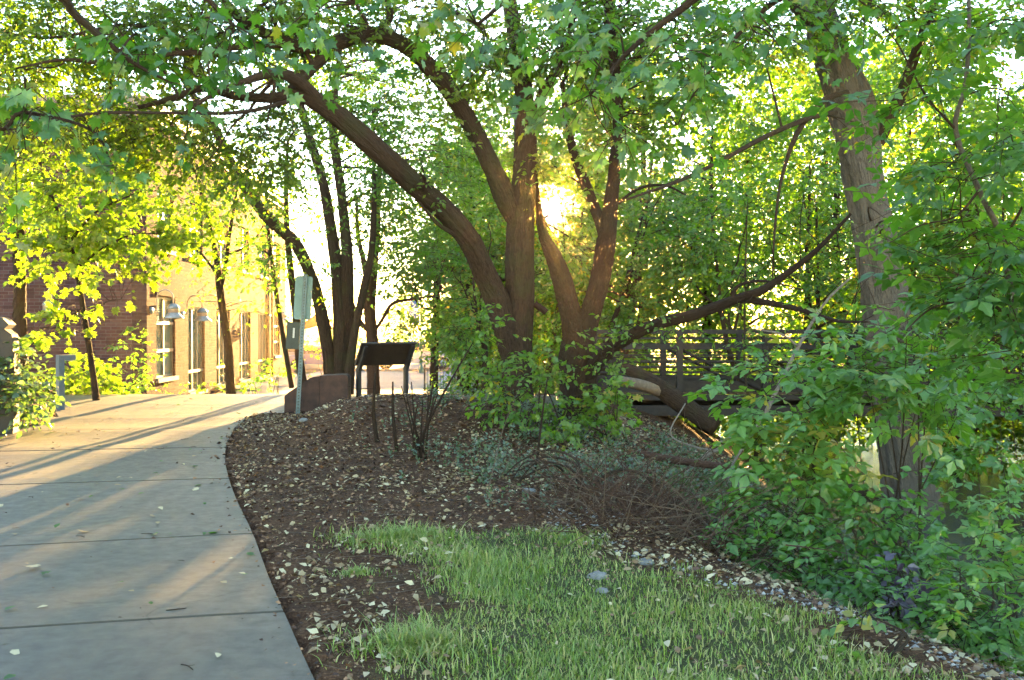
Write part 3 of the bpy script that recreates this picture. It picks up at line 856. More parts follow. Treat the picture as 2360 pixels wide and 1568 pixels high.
for o in upper: window(o, 2, (6.05,))
lb = MB(); lb.box((.004, .82, 3.60), (.07, 3.2, 4.05)); lb.build("lintel", M['brick'], bld)
dp = MB(); dp.tube([(.08, 19.7, .0), (.08, 19.7, BH-.3)], .055, 10); dp.build("downspout", M['panel_brown'], bld, True)
ap = MB(); ap.prism([(0.02, -.25), (1.6, -.25), (1.6, 0.02), (0.02, .18)], 1, 10.4, 23.6); ap.build("ramp_kerb", M['plaza'], bld)

def wall_lamp(base, out, label, sc=1.0):
    """gooseneck barn lamp; base on the wall, out = unit direction away from it"""
    rz = math.atan2(out[1], out[0])
    e = empty("wall_lamp", base, rz); tag(e, label, "wall lamp", "gooseneck lamps on the brick building")
    m = MB(); m.lathe([(0, 0), (.11, 0), (.11, .05), (.07, .09), (0, .09)], 16, np.array(Matrix.Rotation(R(90), 4, 'Y'))); m.build("wall_mount", M['lamp_metal'], e, True)
    a = np.linspace(0, 1, 15)
    pts = [(.06, 0, 0), (.20, 0, 0)]
    arc = [(.20 + .0, 0, .06), (.20, 0, .36)] + [(.45 - .25*math.cos(t), 0, .36 + .27*math.sin(t)) for t in np.linspace(.2, math.pi, 12)] + [(.70, 0, .20)]
    k = MB(); k.tube(smooth_path(np.array(pts+arc), 4), .024*sc, 8); k.build("gooseneck", M['lamp_band'], e, True)
    T = np.array(Matrix.Translation((.70, 0, 0)))
    d = MB(); d.lathe([(0, .22), (.07, .215), (.13, .18), (.175, .11), (.185, .06), (.17, .05)], 22, T); d.build("dome", M['lamp_metal'], e, True)
    r = MB(); r.lathe([(.165, .055), (.168, -.06), (.150, -.065), (0, -.06)], 22, T); r.build("collar", M['lamp_band'], e, True)
    s = MB(); s.lathe([(.165, -.06), (.19, -.10), (.31, -.22), (.305, -.235), (.17, -.11), (.12, -.08)], 26, T); s.build("lamp_shade", M['lamp_metal'], e, True)
    return e
cs, sn = math.cos(R(3)), math.sin(R(3))
def wpt(t, z): return (-11.02 - sn*t + .003, 30 + cs*t, z)
wall_lamp(wpt(.35, 2.18), (cs, sn), "gooseneck lamp on the lit wall between the corner and the first window")
wall_lamp(wpt(3.75, 2.12), (cs, sn), "gooseneck lamp between the first and second teal windows")
wall_lamp((-13.75, 29.85, 2.25), (.25, -.97), "blue grey gooseneck lamp on the shaded brick gable behind yellow leaves")
wall_lamp(wpt(19.2, 2.25), (cs, sn), "distant gooseneck lamp near the far end of the brick wall")

# ------------------------------------------------------------------ steel footbridge
br = empty("footbridge", (1.5, 18.8, .0), R(-1.5)); tag(br, "dark steel footbridge with horizontal rails crossing the creek", "bridge")
BL = 13.0
def bbox(name, a, c, mat='bridge_steel'):
    m = MB(); m.box(a, c); return m.build(name, M[mat], br)
nposts = 9
px = np.linspace(.05, BL-.05, nposts)
for yb in (0.0, 2.5):
    bbox("top_rail", (0, yb-.05, 1.52), (BL, yb+.05, 1.60))
    bbox("middle_chord", (0, yb-.025, 1.225), (BL, yb+.025, 1.315))
    bbox("bottom_chord", (0, yb-.07, -.02), (BL, yb+.07, .17))
    bbox("toe_plate", (0, yb+.03, .42), (BL, yb+.045, .63))
    bbox("deck_channel", (0, yb-.045, .27), (BL, yb+.05, .37))
    for z in (1.43, 1.12, 1.01, .90, .79, .70):
        bbox("rail", (0, yb-.033, z-.014), (BL, yb-.008, z+.014))
    for x in px: bbox("post", (x-.055, yb-.058, .165), (x+.055, yb+.058, 1.525))
    for i in range(nposts-1):
        m = MB(); a, c = (px[i]+.05, 1.21), (px[i+1]-.05, .44)
        if i >= nposts//2: a, c = (px[i+1]-.05, 1.21), (px[i]+.05, .44)
        v = np.array([c[0]-a[0], 0, c[1]-a[1]]); L = np.linalg.norm(v)
        m.tube([(a[0], yb+.005, a[1]), (c[0], yb+.005, c[1])], .03, 4); m.build("brace", M['bridge_steel'], br)
for i in range(60):
    x = i*BL/60
    bbox("deck_plank", (x+.006, .09, .372 + rng.uniform(0, .006)), (x+BL/60-.006, 2.41, .41 + rng.uniform(0, .006)), 'wood_deck')
for x in px: bbox("cross_beam", (x-.05, .072, .18), (x+.05, 2.428, .268))
bbox("abutment", (-.55, -.25, -.9), (-.03, 2.75, .12), 'stone')

# ------------------------------------------------------------------ street furniture
# sign post seen from behind
sp = P(686, 955, 16.9); sp[2] = H(sp[0], sp[1])
e = empty("sign_post", sp, R(8)); tag(e, "leaning perforated steel sign post with blank sign back beside rusty block", "sign")
e.rotation_euler = (0, R(3.2), R(8))
m = MB(); m.box((-.035, -.035, -.3), (.035, .035, 2.38)); m.build("post", M['galv'], e)
m = MB()
for k in range(44):
    z = .06+k*.052; m.box((-.011, -.0375, z-.011), (.011, -.034, z+.011))
m.build("perforations", M['green_box'], e)
m = MB()
w, h, r_ = .145, .37, .04
pl = []
for cx_, cz_, a0 in ((w-r_, h-r_, 0), (-w+r_, h-r_, 90), (-w+r_, -h+r_, 180), (w-r_, -h+r_, 270)):
    for t in np.linspace(0, 90, 5): pl.append((cx_ + r_*math.cos(R(a0+t)), cz_ + r_*math.sin(R(a0+t)) + 1.98))
m.prism(np.array(pl)+np.array([-.02, 0]), 1, .037, .042); m.build("sign_plate", M['sign_back'], e)
m = MB(); m.box((-.26, -.03, 1.10), (-.045, .035, 1.56)); m.build("dark_box", M['green_box'], e)
m = MB(); m.box((-.155, -.034, 1.29), (-.125, -.0305, 1.46)); m.build("pale_slot", M['white'], e)
m = MB(); m.box((-.045, -.02, 1.15), (-.034, .02, 1.2)); m.box((-.045, -.02, 1.45), (-.034, .02, 1.5)); m.build("bracket", M['galv'], e)

# rusty steel block with a sloped end
bp = P(655, 955, 17.2)
bz = float(H(bp[0]+.4, bp[1]))
e = empty("rusted_block", (bp[0], bp[1], bz-.12), R(4)); tag(e, "low rust brown steel block with a sloping end at the bend of the path", "marker")
m = MB(); prof = [(0, -.1), (0, .40), (.06, .46), (.44, .715), (.50, .735), (.60, .74), (.60, -.1)]
m.prism(prof, 1, 0, .55); m.build("sloped_end", M['rust'], e)
m = MB(); prof = [(.606, -.1), (.606, .755), (1.02, .77), (1.07, .755), (1.09, .72), (1.10, -.1)]
m.prism(prof, 1, -.012, .56); m.build("square_end", M['rust'], e)

# interpretive panel on two bent legs, seen from behind
ip = P(828, 915, 17.6); iz = float(H(ip[0]+.4, 17.2))
e = empty("information_panel", (ip[0], ip[1], 0), R(40)); tag(e, "brown information panel tilted on two bent dark legs behind the mound", "sign")
for x in (0.0, 1.0):
    m = MB(); m.prism([(-.02, iz-.4), (.06, iz-.4), (.06, .90), (-.02, .86)], 0, x-.03, x+.03); m.prism([(.06, .902), (-.17, 1.33), (-.25, 1.30), (-.02, .862)], 0, x-.03, x+.03)
    lg = m.build("leg", M['dark_steel'], e)
c = [( -.07, .02, .955), (1.07, .02, .955), (1.07, -.215, 1.355), (-.07, -.215, 1.355)]
nrm_ = np.array([0, .48, .26]); nrm_ = nrm_/np.linalg.norm(nrm_)*.035
Vv = np.vstack([np.array(c)+nrm_*.2, np.array(c)+nrm_*1.3])
m = MB(); m.add(Vv, [[0, 3, 2, 1], [4, 5, 6, 7], [0, 1, 5, 4], [1, 2, 6, 5], [2, 3, 7, 6], [3, 0, 4, 7]]); m.build("panel", M['panel_brown'], e)
m = MB(); m.tube([(-.08, -.20, 1.35), (1.08, -.20, 1.35)], .018, 6); m.build("top_edge", M['dark_steel'], e)

# inverted-L path bollard
bo = P(132, 940, 17.8); boz = float(H(bo[0], bo[1]))
e = empty("path_bollard", (bo[0], bo[1], boz), R(42)); tag(e, "grey inverted L shaped steel bollard at the path edge by green shrubs", "bollard")
m = MB()
m.box((0, -.09, -.15), (.095, .09, 1.075)); m.box((.096, -.09, .98), (.29, .09, 1.075)); m.build("body", M['bollard'], e)
m = MB(); m.box((.12, -.07, .972), (.27, .07, .9795)); m.build("light_lens", M['white'], e)
m = MB(); m.box((-.03, -.12, -.04), (.125, .12, .012)); m.build("base_plate", M['galv'], e)

# weathered stone marker at the picture's left side
sm_ = P(5, 860, 14.2); smz = float(H(sm_[0], sm_[1]))
e = empty("stone_marker", (sm_[0]-.25, sm_[1], smz), R(12)); tag(e, "weathered upright stone slab with dark slanted cap above green shrubs", "marker")
m = MB(); m.prism([(-.35, -.2), (.40, -.2), (.44, .8), (.40, 1.42), (.30, 1.50), (-.35, 1.50)], 1, -.16, .16); m.build("slab_body", M['stone'], e)
m = MB(); m.prism([(-.40, 1.503), (.31, 1.503), (.37, 1.56), (.28, 1.66), (-.40, 1.74)], 1, -.19, .19); m.build("cap", M['dark_steel'], e)

# ------------------------------------------------------------------ cars on the street
def car(name, label, paint_, loc, rz, kind='sedan'):
    e = empty(name, loc, rz); tag(e, label, "car" if kind == 'sedan' else "truck", "vehicles parked along the street")
    L = 4.7 if kind == 'sedan' else 5.6; hw = .90 if kind == 'sedan' else .98
    if kind == 'sedan':
        body = [(-2.32, .35), (-2.35, .62), (-2.25, .88), (-1.55, .95), (-.2, .97), (.9, .95), (1.95, .84), (2.28, .68), (2.34, .42), (2.25, .28), (-2.2, .28)]
        cab = [(-1.75, .94), (-1.15, 1.36), (-.75, 1.44), (.15, 1.43), (.5, 1.33), (1.15, .94)]
        wx = (-1.42, 1.45); wr = .32
    else:
        body = [(-2.75, .55), (-2.78, 1.08), (-.65, 1.10), (-.6, 1.12), (1.2, 1.14), (2.55, 1.04), (2.75, .9), (2.8, .5), (2.7, .40), (-2.7, .40)]
        cab = [(-.75, 1.10), (-.65, 1.72), (-.5, 1.80), (.55, 1.80), (.75, 1.72), (1.5, 1.12)]
        wx = (-1.75, 1.85); wr = .40
    def shell(poly, widths):
        m = MB(); poly = np.array(poly); n = len(poly); lay = []
        for wv, s in widths:
            c = poly.mean(0); q = c + (poly-c)*s
            lay.append(np.column_stack([q[:, 0], np.full(n, wv), q[:, 1]]))
        V = np.vstack(lay+[lay[0].mean(0)[None], lay[-1].mean(0)[None]]); i = np.arange(n); j = (i+1) % n
        Q = np.vstack([np.stack([k*n+i, k*n+j, (k+1)*n+j, (k+1)*n+i], 1) for k in range(len(lay)-1)])
        K = len(lay)*n
        T = np.vstack([np.stack([np.full(n, K), j, i], 1), np.stack([np.full(n, K+1), K-n+i, K-n+j], 1)])
        m.add(V, Q, T); return m
    bd = shell(body, [(-hw, .955), (-hw+.05, .99), (-hw*.5, 1), (hw*.5, 1), (hw-.05, .99), (hw, .955)]).build("body", M[paint_], e, False)
    cb = shell(cab, [(-hw+.16, .93), (-hw+.10, .99), (hw-.10, .99), (hw-.16, .93)]).build("cabin", M['car_glass'], e)
    r = np.array(cab); c = r.mean(0)
    rf = [(x, z+.006) for x, z in cab if z > c[1]+.05]; rf = rf + [(rf[-1][0]-.1, rf[-1][1]-.06), (rf[0][0]+.1, rf[0][1]-.06)]
    m = MB(); m.prism(rf, 1, -hw+.14, hw-.14); m.build("roof", M[paint_], e)
    for s in (-1, 1):
        xm = (cab[0][0]+cab[-1][0])/2
        m = MB(); m.box((xm-.04, s*(hw-.10)-.012, c[1]-.25), (xm+.04, s*(hw-.10)+.012, cab[2][1]-.02)); m.build("pillar", M[paint_], e)
        m = MB(); m.box((cab[-1][0]-.42, s*(hw+.02)-.08, cab[-1][1]+.03), (cab[-1][0]-.30, s*(hw+.02)+.08, cab[-1][1]+.16)); m.build("mirror", M[paint_], e)
        m = MB(); m.box((body[6][0]-.02 if kind == 'sedan' else 2.6, s*(hw-.25)-.18, .62), ((2.34 if kind == 'sedan' else 2.79), s*(hw-.25)+.14, .76 if kind == 'sedan' else .92)); m.build("headlight", M['headlight'], e)
        m = MB(); xb = -2.36 if kind == 'sedan' else -2.80
        m.box((xb, s*(hw-.15)-.13, .68), (xb+.15, s*(hw-.15)+.13, .86 if kind == 'sedan' else 1.0)); m.build("taillight", M['taillight'], e)
        for x in wx:
            Mx = np.array(Matrix.Translation((x, s*(hw-.08), wr)) @ Matrix.Rotation(R(90), 4, 'X'))
            m = MB(); m.lathe([(wr*.62, -.11), (wr*.92, -.12), (wr, -.08), (wr, .08), (wr*.92, .12), (wr*.62, .11)], 22, Mx); wh = m.build("wheel", M['rubber'], e, True)
            m = MB(); m.lathe([(0, -.09), (wr*.3, -.10), (wr*.63, -.06), (wr*.63, .06), (wr*.3, .10), (0, .09)], 14, Mx); m.build("rim", M['chrome'], wh)
    m = MB(); m.box((2.2 if kind == 'sedan' else 2.66, -hw+.1, .34 if kind == 'sedan' else .46), (2.37 if kind == 'sedan' else 2.83, hw-.1, .52 if kind == 'sedan' else .64)); m.build("bumper", M['car_grey'], e)
    return e
SZ = -.90
car("pickup_truck", "silver pickup truck parked behind the brown information panel", 'car_silver', (-6.2, 63.0, SZ), R(4), 'truck')
car("parked_car", "pale blue car parked in the street left of the forked trunk", 'car_blue', (-12.4, 64.5, SZ), R(184))
car("parked_car", "white car parked far down the street right of the pickup", 'car_white', (-1.0, 67.0, SZ), R(2))
car("parked_car", "grey car half hidden by the trunks beyond the sign post", 'car_grey', (-13.9, 69.5, SZ), R(-4))

# lamp post with blue banner
e = empty("street_lamp", (-5.3, 58.0, -.92)); tag(e, "slim green street lamp post carrying two blue banners", "street lamp")
m = MB(); m.lathe([(.16, 0), (.16, .25), (.09, .4), (.065, 1.0), (.05, 5.6), (0, 5.6)], 12); m.build("post", M['lamp_green'], e, True)
for z0, z1 in ((3.75, 4.55), (2.85, 3.6)):
    m = MB(); m.box((-.68, -.006, z0), (-.10, .006, z1)); bn = m.build("banner", M['banner'], e)
    m = MB(); m.tube([(-.72, 0, z1+.02), (0, 0, z1+.02)], .018, 6); m.build("banner_arm", M['lamp_green'], e)
m = MB(); m.tube([(-.75, 0, 5.5), (0, 0, 5.55)], .035, 8); m.lathe([(0, 5.6), (.16, 5.55), (.28, 5.40), (.0, 5.40)], 14, np.array(Matrix.Translation((-.75, 0, -.05)))); m.build("lamp_head", M['lamp_green'], e)

# iron railing and teal glass shopfront beyond
e = empty("iron_railing", (-3.6, 41.0, GZ)); tag(e, "low black iron railing with thin pickets across the plaza", "railing")
m = MB()
for k in range(46): m.box((k*.11-.009, -.009, .08), (k*.11+.009, .009, 1.02))
pk = m.build("pickets", M['dark_steel'], e); pk['kind'] = 'stuff'
for z in (.10, .92): m = MB(); m.box((-.05, -.02, z-.02), (5.05, -.010, z+.02)); m.build("rail", M['dark_steel'], e)
for x in (0, 1.25, 2.5, 3.75, 5.0): m = MB(); m.box((x-.035, .011, 0), (x+.035, .08, 1.1)); m.build("post", M['dark_steel'], e)
e = empty("glass_shopfront", (-6.4, 84.0, -.9)); tag(e, "pale building with teal glass front far beyond the parked pickup", "building")
m = MB(); m.box((0, 0, 0), (14, 8, 5.2)); m.build("wall", M['plaza'], e)
for k in range(8):
    m = MB(); m.box((.3+k*.85, -.05, .4), (1.07+k*.85, -.01, 3.3)); m.build("pane", M['pane'], e)
m = MB(); m.box((0.1, -.9, 3.45), (7.3, -.02, 3.6)); m.build("canopy", M['teal'], e)
# red awning stall by the street
e = empty("red_awning", (-14.8, 76.0, -.9)); tag(e, "small red awning on poles beyond the parked cars", "awning")
m = MB(); m.prism([(-1.6, 2.5), (0, 3.6), (1.6, 2.5), (1.6, 2.42), (0, 3.5), (-1.6, 2.42)], 1, -1.2, 1.2); m.build("canopy", M['awning_red'], e)
for x in (-1.45, 1.45):
    for y in (-1.1, 1.1): m = MB(); m.tube([(x, y, 0), (x, y, 2.5)], .04, 6); m.build("pole", M['galv'], e)

# ------------------------------------------------------------------ the trees
TREES = []
# -- tree A: the arching maple in the middle
A = Tree("arching_maple", "large multi-stemmed maple whose two limbs arch over the path", bark='bark', leaf='leaf_warm', template='lance')
gA = float(H(.1, 15.0))
A.limb([(1195, 1000, 15, 120), (1193, 940, 15, 92), (1192, 880, 15, 78), (1196, 800, 15, 68), (1199, 700, 15, 70), (1196, 600, 15, 74), (1200, 500, 15, 68), (1208, 400, 15, 60), (1212, 300, 15.1, 54), (1206, 200, 15.2, 46), (1190, 100, 15.3, 40), (1172, 0, 15.4, 34), (1150, -130, 15.5, 26), (1120, -300, 15.6, 14)])
a1 = A.limb([(1185, 850, 15, 50), (1168, 770, 14.95, 62), (1148, 700, 14.9, 66), (1122, 640, 14.8, 62), (1085, 560, 14.5, 60), (1030, 490, 14.2, 58), (960, 430, 13.9, 58), (880, 355, 13.5, 57), (800, 285, 13.2, 54), (735, 238, 13.0, 46), (690, 222, 12.9, 34), (620, 228, 12.7, 25), (540, 222, 12.5, 20), (470, 205, 12.3, 18), (400, 228, 12.1, 13), (320, 250, 12.0, 8)])
a1b = A.limb([(745, 240, 13.0, 34), (690, 190, 12.8, 34), (640, 170, 12.6, 28), (580, 185, 12.4, 20), (500, 215, 12.2, 13), (430, 260, 12, 8)])
a2 = A.limb([(1190, 520, 15, 40), (1165, 460, 14.9, 56), (1138, 395, 14.8, 50), (1085, 290, 14.6, 47), (1020, 190, 14.3, 45), (940, 112, 14.0, 42), (865, 84, 13.8, 40), (790, 98, 13.6, 38), (735, 145, 13.4, 30), (690, 190, 13.2, 24), (640, 245, 13.0, 16)])
a3 = A.limb([(800, 96, 13.6, 30), (720, 112, 13.3, 34), (650, 98, 13.1, 34), (590, 66, 12.9, 30), (545, 35, 12.8, 26), (500, -20, 12.7, 20), (440, -100, 12.5, 12)])
a4 = A.limb([(660, 104, 13.1, 22), (560, 108, 12.8, 20), (480, 122, 12.5, 17), (380, 128, 12.2, 14), (270, 150, 11.9, 12), (150, 140, 11.6, 9), (40, 160, 11.4, 5)])
A.limb([(865, 84, 13.8, 24), (900, 40, 13.8, 20), (880, -20, 13.8, 16), (850, -120, 13.8, 9)])
A.limb([(1222, 285, 15.1, 30), (1255, 210, 15.0, 27), (1282, 160, 14.9, 22), (1310, 80, 14.8, 17), (1340, -30, 14.7, 10)])
A.limb([(1085, 560, 14.5, 14), (1020, 525, 14.1, 12), (985, 490, 13.9, 9), (965, 465, 13.8, 5)], trunk=False)
A.limb([(700, 226, 12.9, 14), (560, 260, 12.2, 11), (400, 262, 11.5, 9), (200, 265, 10.9, 7), (0, 315, 10.4, 4)], trunk=False)
A.limb([(590, 66, 12.9, 14), (430, 90, 12.6, 12), (300, 60, 12.4, 10), (120, 90, 12.2, 7), (-40, 70, 12, 4)], trunk=False)
A.limb([(1260, 720, 15, 16), (1232, 700, 15, 18)], trunk=False)
for i in range(26):
    q = [a1, a1b, a2, a3, a4][i % 5]; k = int(rng.uniform(.35, .95)*len(q)); a = q[k, :3]
    v = unit(np.array([rng.normal(-.35, .5), rng.normal(-.1, .6), rng.normal(.25, .5)])); L = rng.uniform(.8, 2.2)
    A.limb3(np.array([[*a, q[k, 3]*.4+.004], [*(a+v*L*.5+np.array([0, 0, .08])), .010], [*(a+v*L+rng.normal(0, .15, 3)), .003]]), trunk=False, wob=.03)
A.vines(a1[len(a1)//2+10:len(a1)-8], 46, .4, 1.5)
A.vines(a2[len(a2)//3:], 50, .25, 1.0, .12)
A.vines(a3, 20, .2, .8); A.vines(a4, 26, .2, .9)
for (cx, cy, rx, ry, d, dd, n, t) in [
    (90, 80, 210, 110, 12.6, 1.6, 560, .35), (330, 60, 170, 90, 12.9, 1.6, 480, .35), (560, 40, 150, 80, 13.2, 1.4, 340, .4), (60, 270, 160, 110, 12.4, 1.2, 230, .6),
    (250, 240, 180, 110, 12.8, 1.2, 250, .6), (440, 290, 170, 100, 13.2, 1.2, 220, .65), (600, 330, 120, 110, 13.6, 1.0, 170, .6), (150, 390, 180, 70, 13.4, 1.0, 130, .7),
    (700, 320, 90, 100, 14, 1.0, 130, .5), (760, 60, 120, 70, 14, 1.2, 200, .5), (900, 30, 120, 60, 14.2, 1.2, 190, .5), (1040, 90, 90, 90, 14.6, 1.1, 130, .5), (980, 280, 90, 110, 14.8, 1.0, 90, .5),
    (1120, 200, 80, 90, 15, 1.0, 130, .5), (1180, 60, 120, 80, 15, 1.2, 200, .4), (1290, 120, 90, 90, 15, 1.0, 160, .45), (1230, 350, 50, 60, 15.3, .6, 50, .5), (1010, 440, 60, 70, 14.6, .6, 46, .45),
    (380, 400, 180, 60, 14.5, 1.2, 90, .7), (1480, 40, 200, 70, 15.5, 1.4, 240, .5), (1700, 160, 120, 90, 17, 1.4, 160, .6)]:
    A.blob(cx, cy, rx, ry, d, dd, n, .085, per=9, tl=.34, tint=(t, .25), layer=.5)
A.finish(); TREES.append(A)

# -- tree B: the forked tree right of it
B = Tree("forked_maple", "dark forked maple with a low limb reaching towards the bridge", bark='bark_dark', leaf='leaf_mid', template='lance')
B.limb([(1338, 1000, 14.5, 140), (1337, 940, 14.5, 110), (1334, 880, 14.5, 96), (1332, 820, 14.5, 94), (1328, 770, 14.5, 70), (1312, 710, 14.5, 54), (1296, 650, 14.6, 50), (1276, 595, 14.8, 42), (1252, 540, 15.2, 26), (1240, 470, 15.5, 16), (1232, 390, 15.7, 8)])
B.limb([(1338, 850, 14.5, 60), (1345, 780, 14.5, 58), (1362, 720, 14.5, 54), (1384, 640, 14.5, 52), (1397, 560, 14.5, 52), (1408, 470, 14.5, 37), (1417, 380, 14.5, 31), (1422, 250, 14.4, 28), (1415, 150, 14.3, 26), (1405, 50, 14.2, 22), (1393, -80, 14.1, 17), (1380, -250, 14, 10)])
B.limb([(1397, 560, 14.5, 34), (1378, 500, 14.6, 30), (1348, 425, 14.7, 27), (1322, 355, 14.8, 23), (1306, 280, 14.9, 18), (1296, 190, 15, 12)])
B.limb([(1424, 470, 14.5, 9), (1470, 436, 14.4, 8), (1530, 428, 14.3, 7), (1580, 450, 14.2, 5)], trunk=False)
b5 = B.limb([(1345, 880, 14.4, 40), (1380, 830, 14.2, 40), (1425, 792, 14.0, 34), (1500, 752, 13.7, 30), (1600, 725, 13.3, 28), (1690, 692, 13.0, 25), (1750, 672, 12.8, 22), (1800, 640, 12.7, 17), (1880, 578, 12.5, 13), (1960, 493, 12.3, 7)])
b6 = B.limb([(1700, 690, 13.0, 20), (1780, 700, 12.8, 18), (1850, 716, 12.7, 14), (1930, 740, 12.5, 9), (2000, 742, 12.4, 5)], trunk=False)
B.limb([(1690, 692, 13, 11), (1700, 660, 12.9, 9), (1760, 648, 12.8, 7), (1850, 668, 12.6, 4)], trunk=False)
for k in range(26):
    q = [b5, b5, b6][k % 3]; i = int(rng.uniform(.45, .97)*len(q)); a = q[i, :3]
    v = unit(np.array([rng.normal(.2, .6), rng.normal(-.1, .5), rng.normal(.1, .9)])); L = rng.uniform(.3, 1.1)
    B.limb3(np.array([[*a, .008], [*(a+v*L*.5+rng.normal(0, .06, 3)), .005], [*(a+v*L+rng.normal(0, .12, 3)), .002]]), trunk=False)
for (cx, cy, rx, ry, d, dd, n, t) in [
    (1330, 60, 130, 90, 14.3, 1.2, 240, .4), (1480, 90, 130, 100, 14.2, 1.2, 260, .4), (1600, 120, 110, 120, 14.4, 1.2, 190, .45), (1560, 300, 90, 70, 14.8, 1.0, 100, .5), (1470, 310, 60, 100, 14.6, .8, 100, .45),
    (1340, 320, 70, 60, 14.9, .7, 70, .5), (1320, 470, 50, 60, 15.2, .5, 40, .6), (1270, 420, 60, 70, 16.5, .6, 60, .6), (1290, 590, 40, 60, 17, .6, 46, .65)]:
    B.blob(cx, cy, rx, ry, d, dd, n, .10, per=8, tl=.34, tint=(t, .25), layer=.5)
for (px, py) in ((1420, 760), (1470, 770), (1530, 745), (1440, 800), (1400, 830), (1580, 750)):
    B.blob(px, py, 40, 18, 13.7, .3, 9, .085, per=5, tl=.2, tint=(.45, .2), connect=True)
B.finish(); TREES.append(B)

# -- tree C: the big grey trunk on the right, by the creek
C = Tree("creek_cottonwood", "massive grey ridged trunk rising from the creek bank", bark='bark_grey', leaf='leaf_mid', template='lance')
C.limb([(2112, 1260, 15.9, 190), (2108, 1195, 15.9, 150), (2098, 1120, 15.9, 126), (2085, 1050, 15.9, 116), (2065, 950, 15.9, 108), (2052, 850, 15.9, 106), (2045, 750, 15.9, 106), (2032, 640, 15.9, 106), (2014, 540, 15.9, 101), (1995, 440, 15.9, 97), (1974, 330, 15.9, 99), (1956, 240, 15.9, 104), (1926, 150, 15.8, 90), (1896, 60, 15.7, 78), (1868, -40, 15.6, 68), (1835, -200, 15.4, 50), (1800, -420, 15.2, 26)], rough=.12)
C.limb([(1950, 215, 15.3, 16), (1905, 228, 15.0, 17), (1868, 262, 14.8, 17), (1835, 310, 14.6, 14), (1812, 370, 14.5, 11), (1795, 440, 14.4, 8), (1784, 540, 14.3, 6), (1780, 640, 14.3, 4)], trunk=False)
C.limb([(1925, 262, 15.2, 12), (1860, 275, 14.6, 14), (1760, 318, 14.2, 13), (1660, 372, 13.8, 11), (1560, 420, 13.5, 9), (1480, 448, 13.2, 7), (1420, 470, 13, 4)], trunk=False)
C.limb([(2020, 330, 15.9, 36), (2070, 230, 15.7, 30), (2110, 120, 15.5, 26), (2160, -20, 15.3, 18), (2200, -140, 15.2, 10)], trunk=False)
C.limb([(1900, 90, 15.7, 30), (1830, 20, 15.2, 26), (1760, -80, 14.8, 18)], trunk=False)
for (cx, cy, rx, ry, d, dd, n, t) in [(1740, 60, 150, 80, 15, 1.3, 230, .5), (1930, -10, 160, 60, 14.6, 1.2, 170, .45), (2120, 80, 140, 100, 15.2, 1.2, 220, .5), (2260, 30, 130, 90, 15.4, 1.2, 180, .55), (2080, 500, 70, 36, 14.2, .5, 24, .6), (2000, 320, 70, 26, 14.4, .5, 12, .6)]:
    C.blob(cx, cy, rx, ry, d, dd, n, .105, per=8, tl=.36, tint=(t, .25), layer=.5)
C.finish(); TREES.append(C)

# -- tree D: clump of stems behind the rusty block
D = Tree("clump_tree", "clump of slender brown stems fanning up behind the rusty block", bark='bark', leaf='leaf_mid', template='lance')
dD = 22.0
D.limb([(785, 925, 52), (786, 860, 46), (788, 760, 44), (780, 660, 34), (765, 540, 28), (745, 420, 24), (715, 320, 20), (695, 240, 15), (680, 120, 8)], dD)
D.limb([(792, 800, 40), (800, 690, 36), (800, 580, 30), (790, 470, 25), (778, 380, 23), (768, 300, 20), (775, 200, 15), (790, 80, 8)], dD)
D.limb([(770, 925, 40), (762, 850, 32), (742, 730, 31), (718, 640, 30), (680, 560, 30), (620, 505, 29), (565, 430, 26), (530, 370, 24), (498, 300, 22), (462, 245, 18), (420, 180, 11)], dD)
D.limb([(800, 920, 30), (812, 800, 22), (835, 680, 20), (855, 590, 18), (862, 480, 14), (862, 380, 9), (860, 260, 5)], dD-.4)
D.limb([(700, 900, 22), (690, 820, 22), (682, 720, 20), (672, 640, 18), (663, 540, 15), (660, 430, 11), (665, 320, 6)], dD+.6)
D.limb([(672, 895, 14), (650, 760, 13), (632, 640, 12), (618, 520, 9), (610, 400, 5)], dD+.3)
for (cx, cy, rx, ry, d, dd, n, t) in [(650, 420, 110, 120, 22.5, 1.6, 190, .55), (560, 380, 120, 90, 22.5, 1.6, 200, .6), (760, 250, 120, 100, 22.5, 1.6, 190, .5), (850, 330, 90, 130, 22.5, 1.5, 150, .5), (880, 480, 70, 120, 22.3, 1.3, 90, .5), (700, 590, 80, 60, 22, 1.0, 70, .6), (640, 650, 70, 60, 22, 1.0, 60, .6), (740, 140, 160, 80, 22.5, 1.6, 180, .5), (900, 180, 110, 90, 22.5, 1.5, 130, .5), (590, 550, 80, 70, 22, 1.2, 70, .65), (820, 420, 130, 170, 23.5, 1.6, 260, .55), (960, 330, 110, 150, 23.5, 1.6, 200, .55)]:
    D.blob(cx, cy, rx, ry, d, dd, int(n*1.25), .115, per=8, tl=.42, tint=(t, .25), layer=.6)
D.finish(); TREES.append(D)

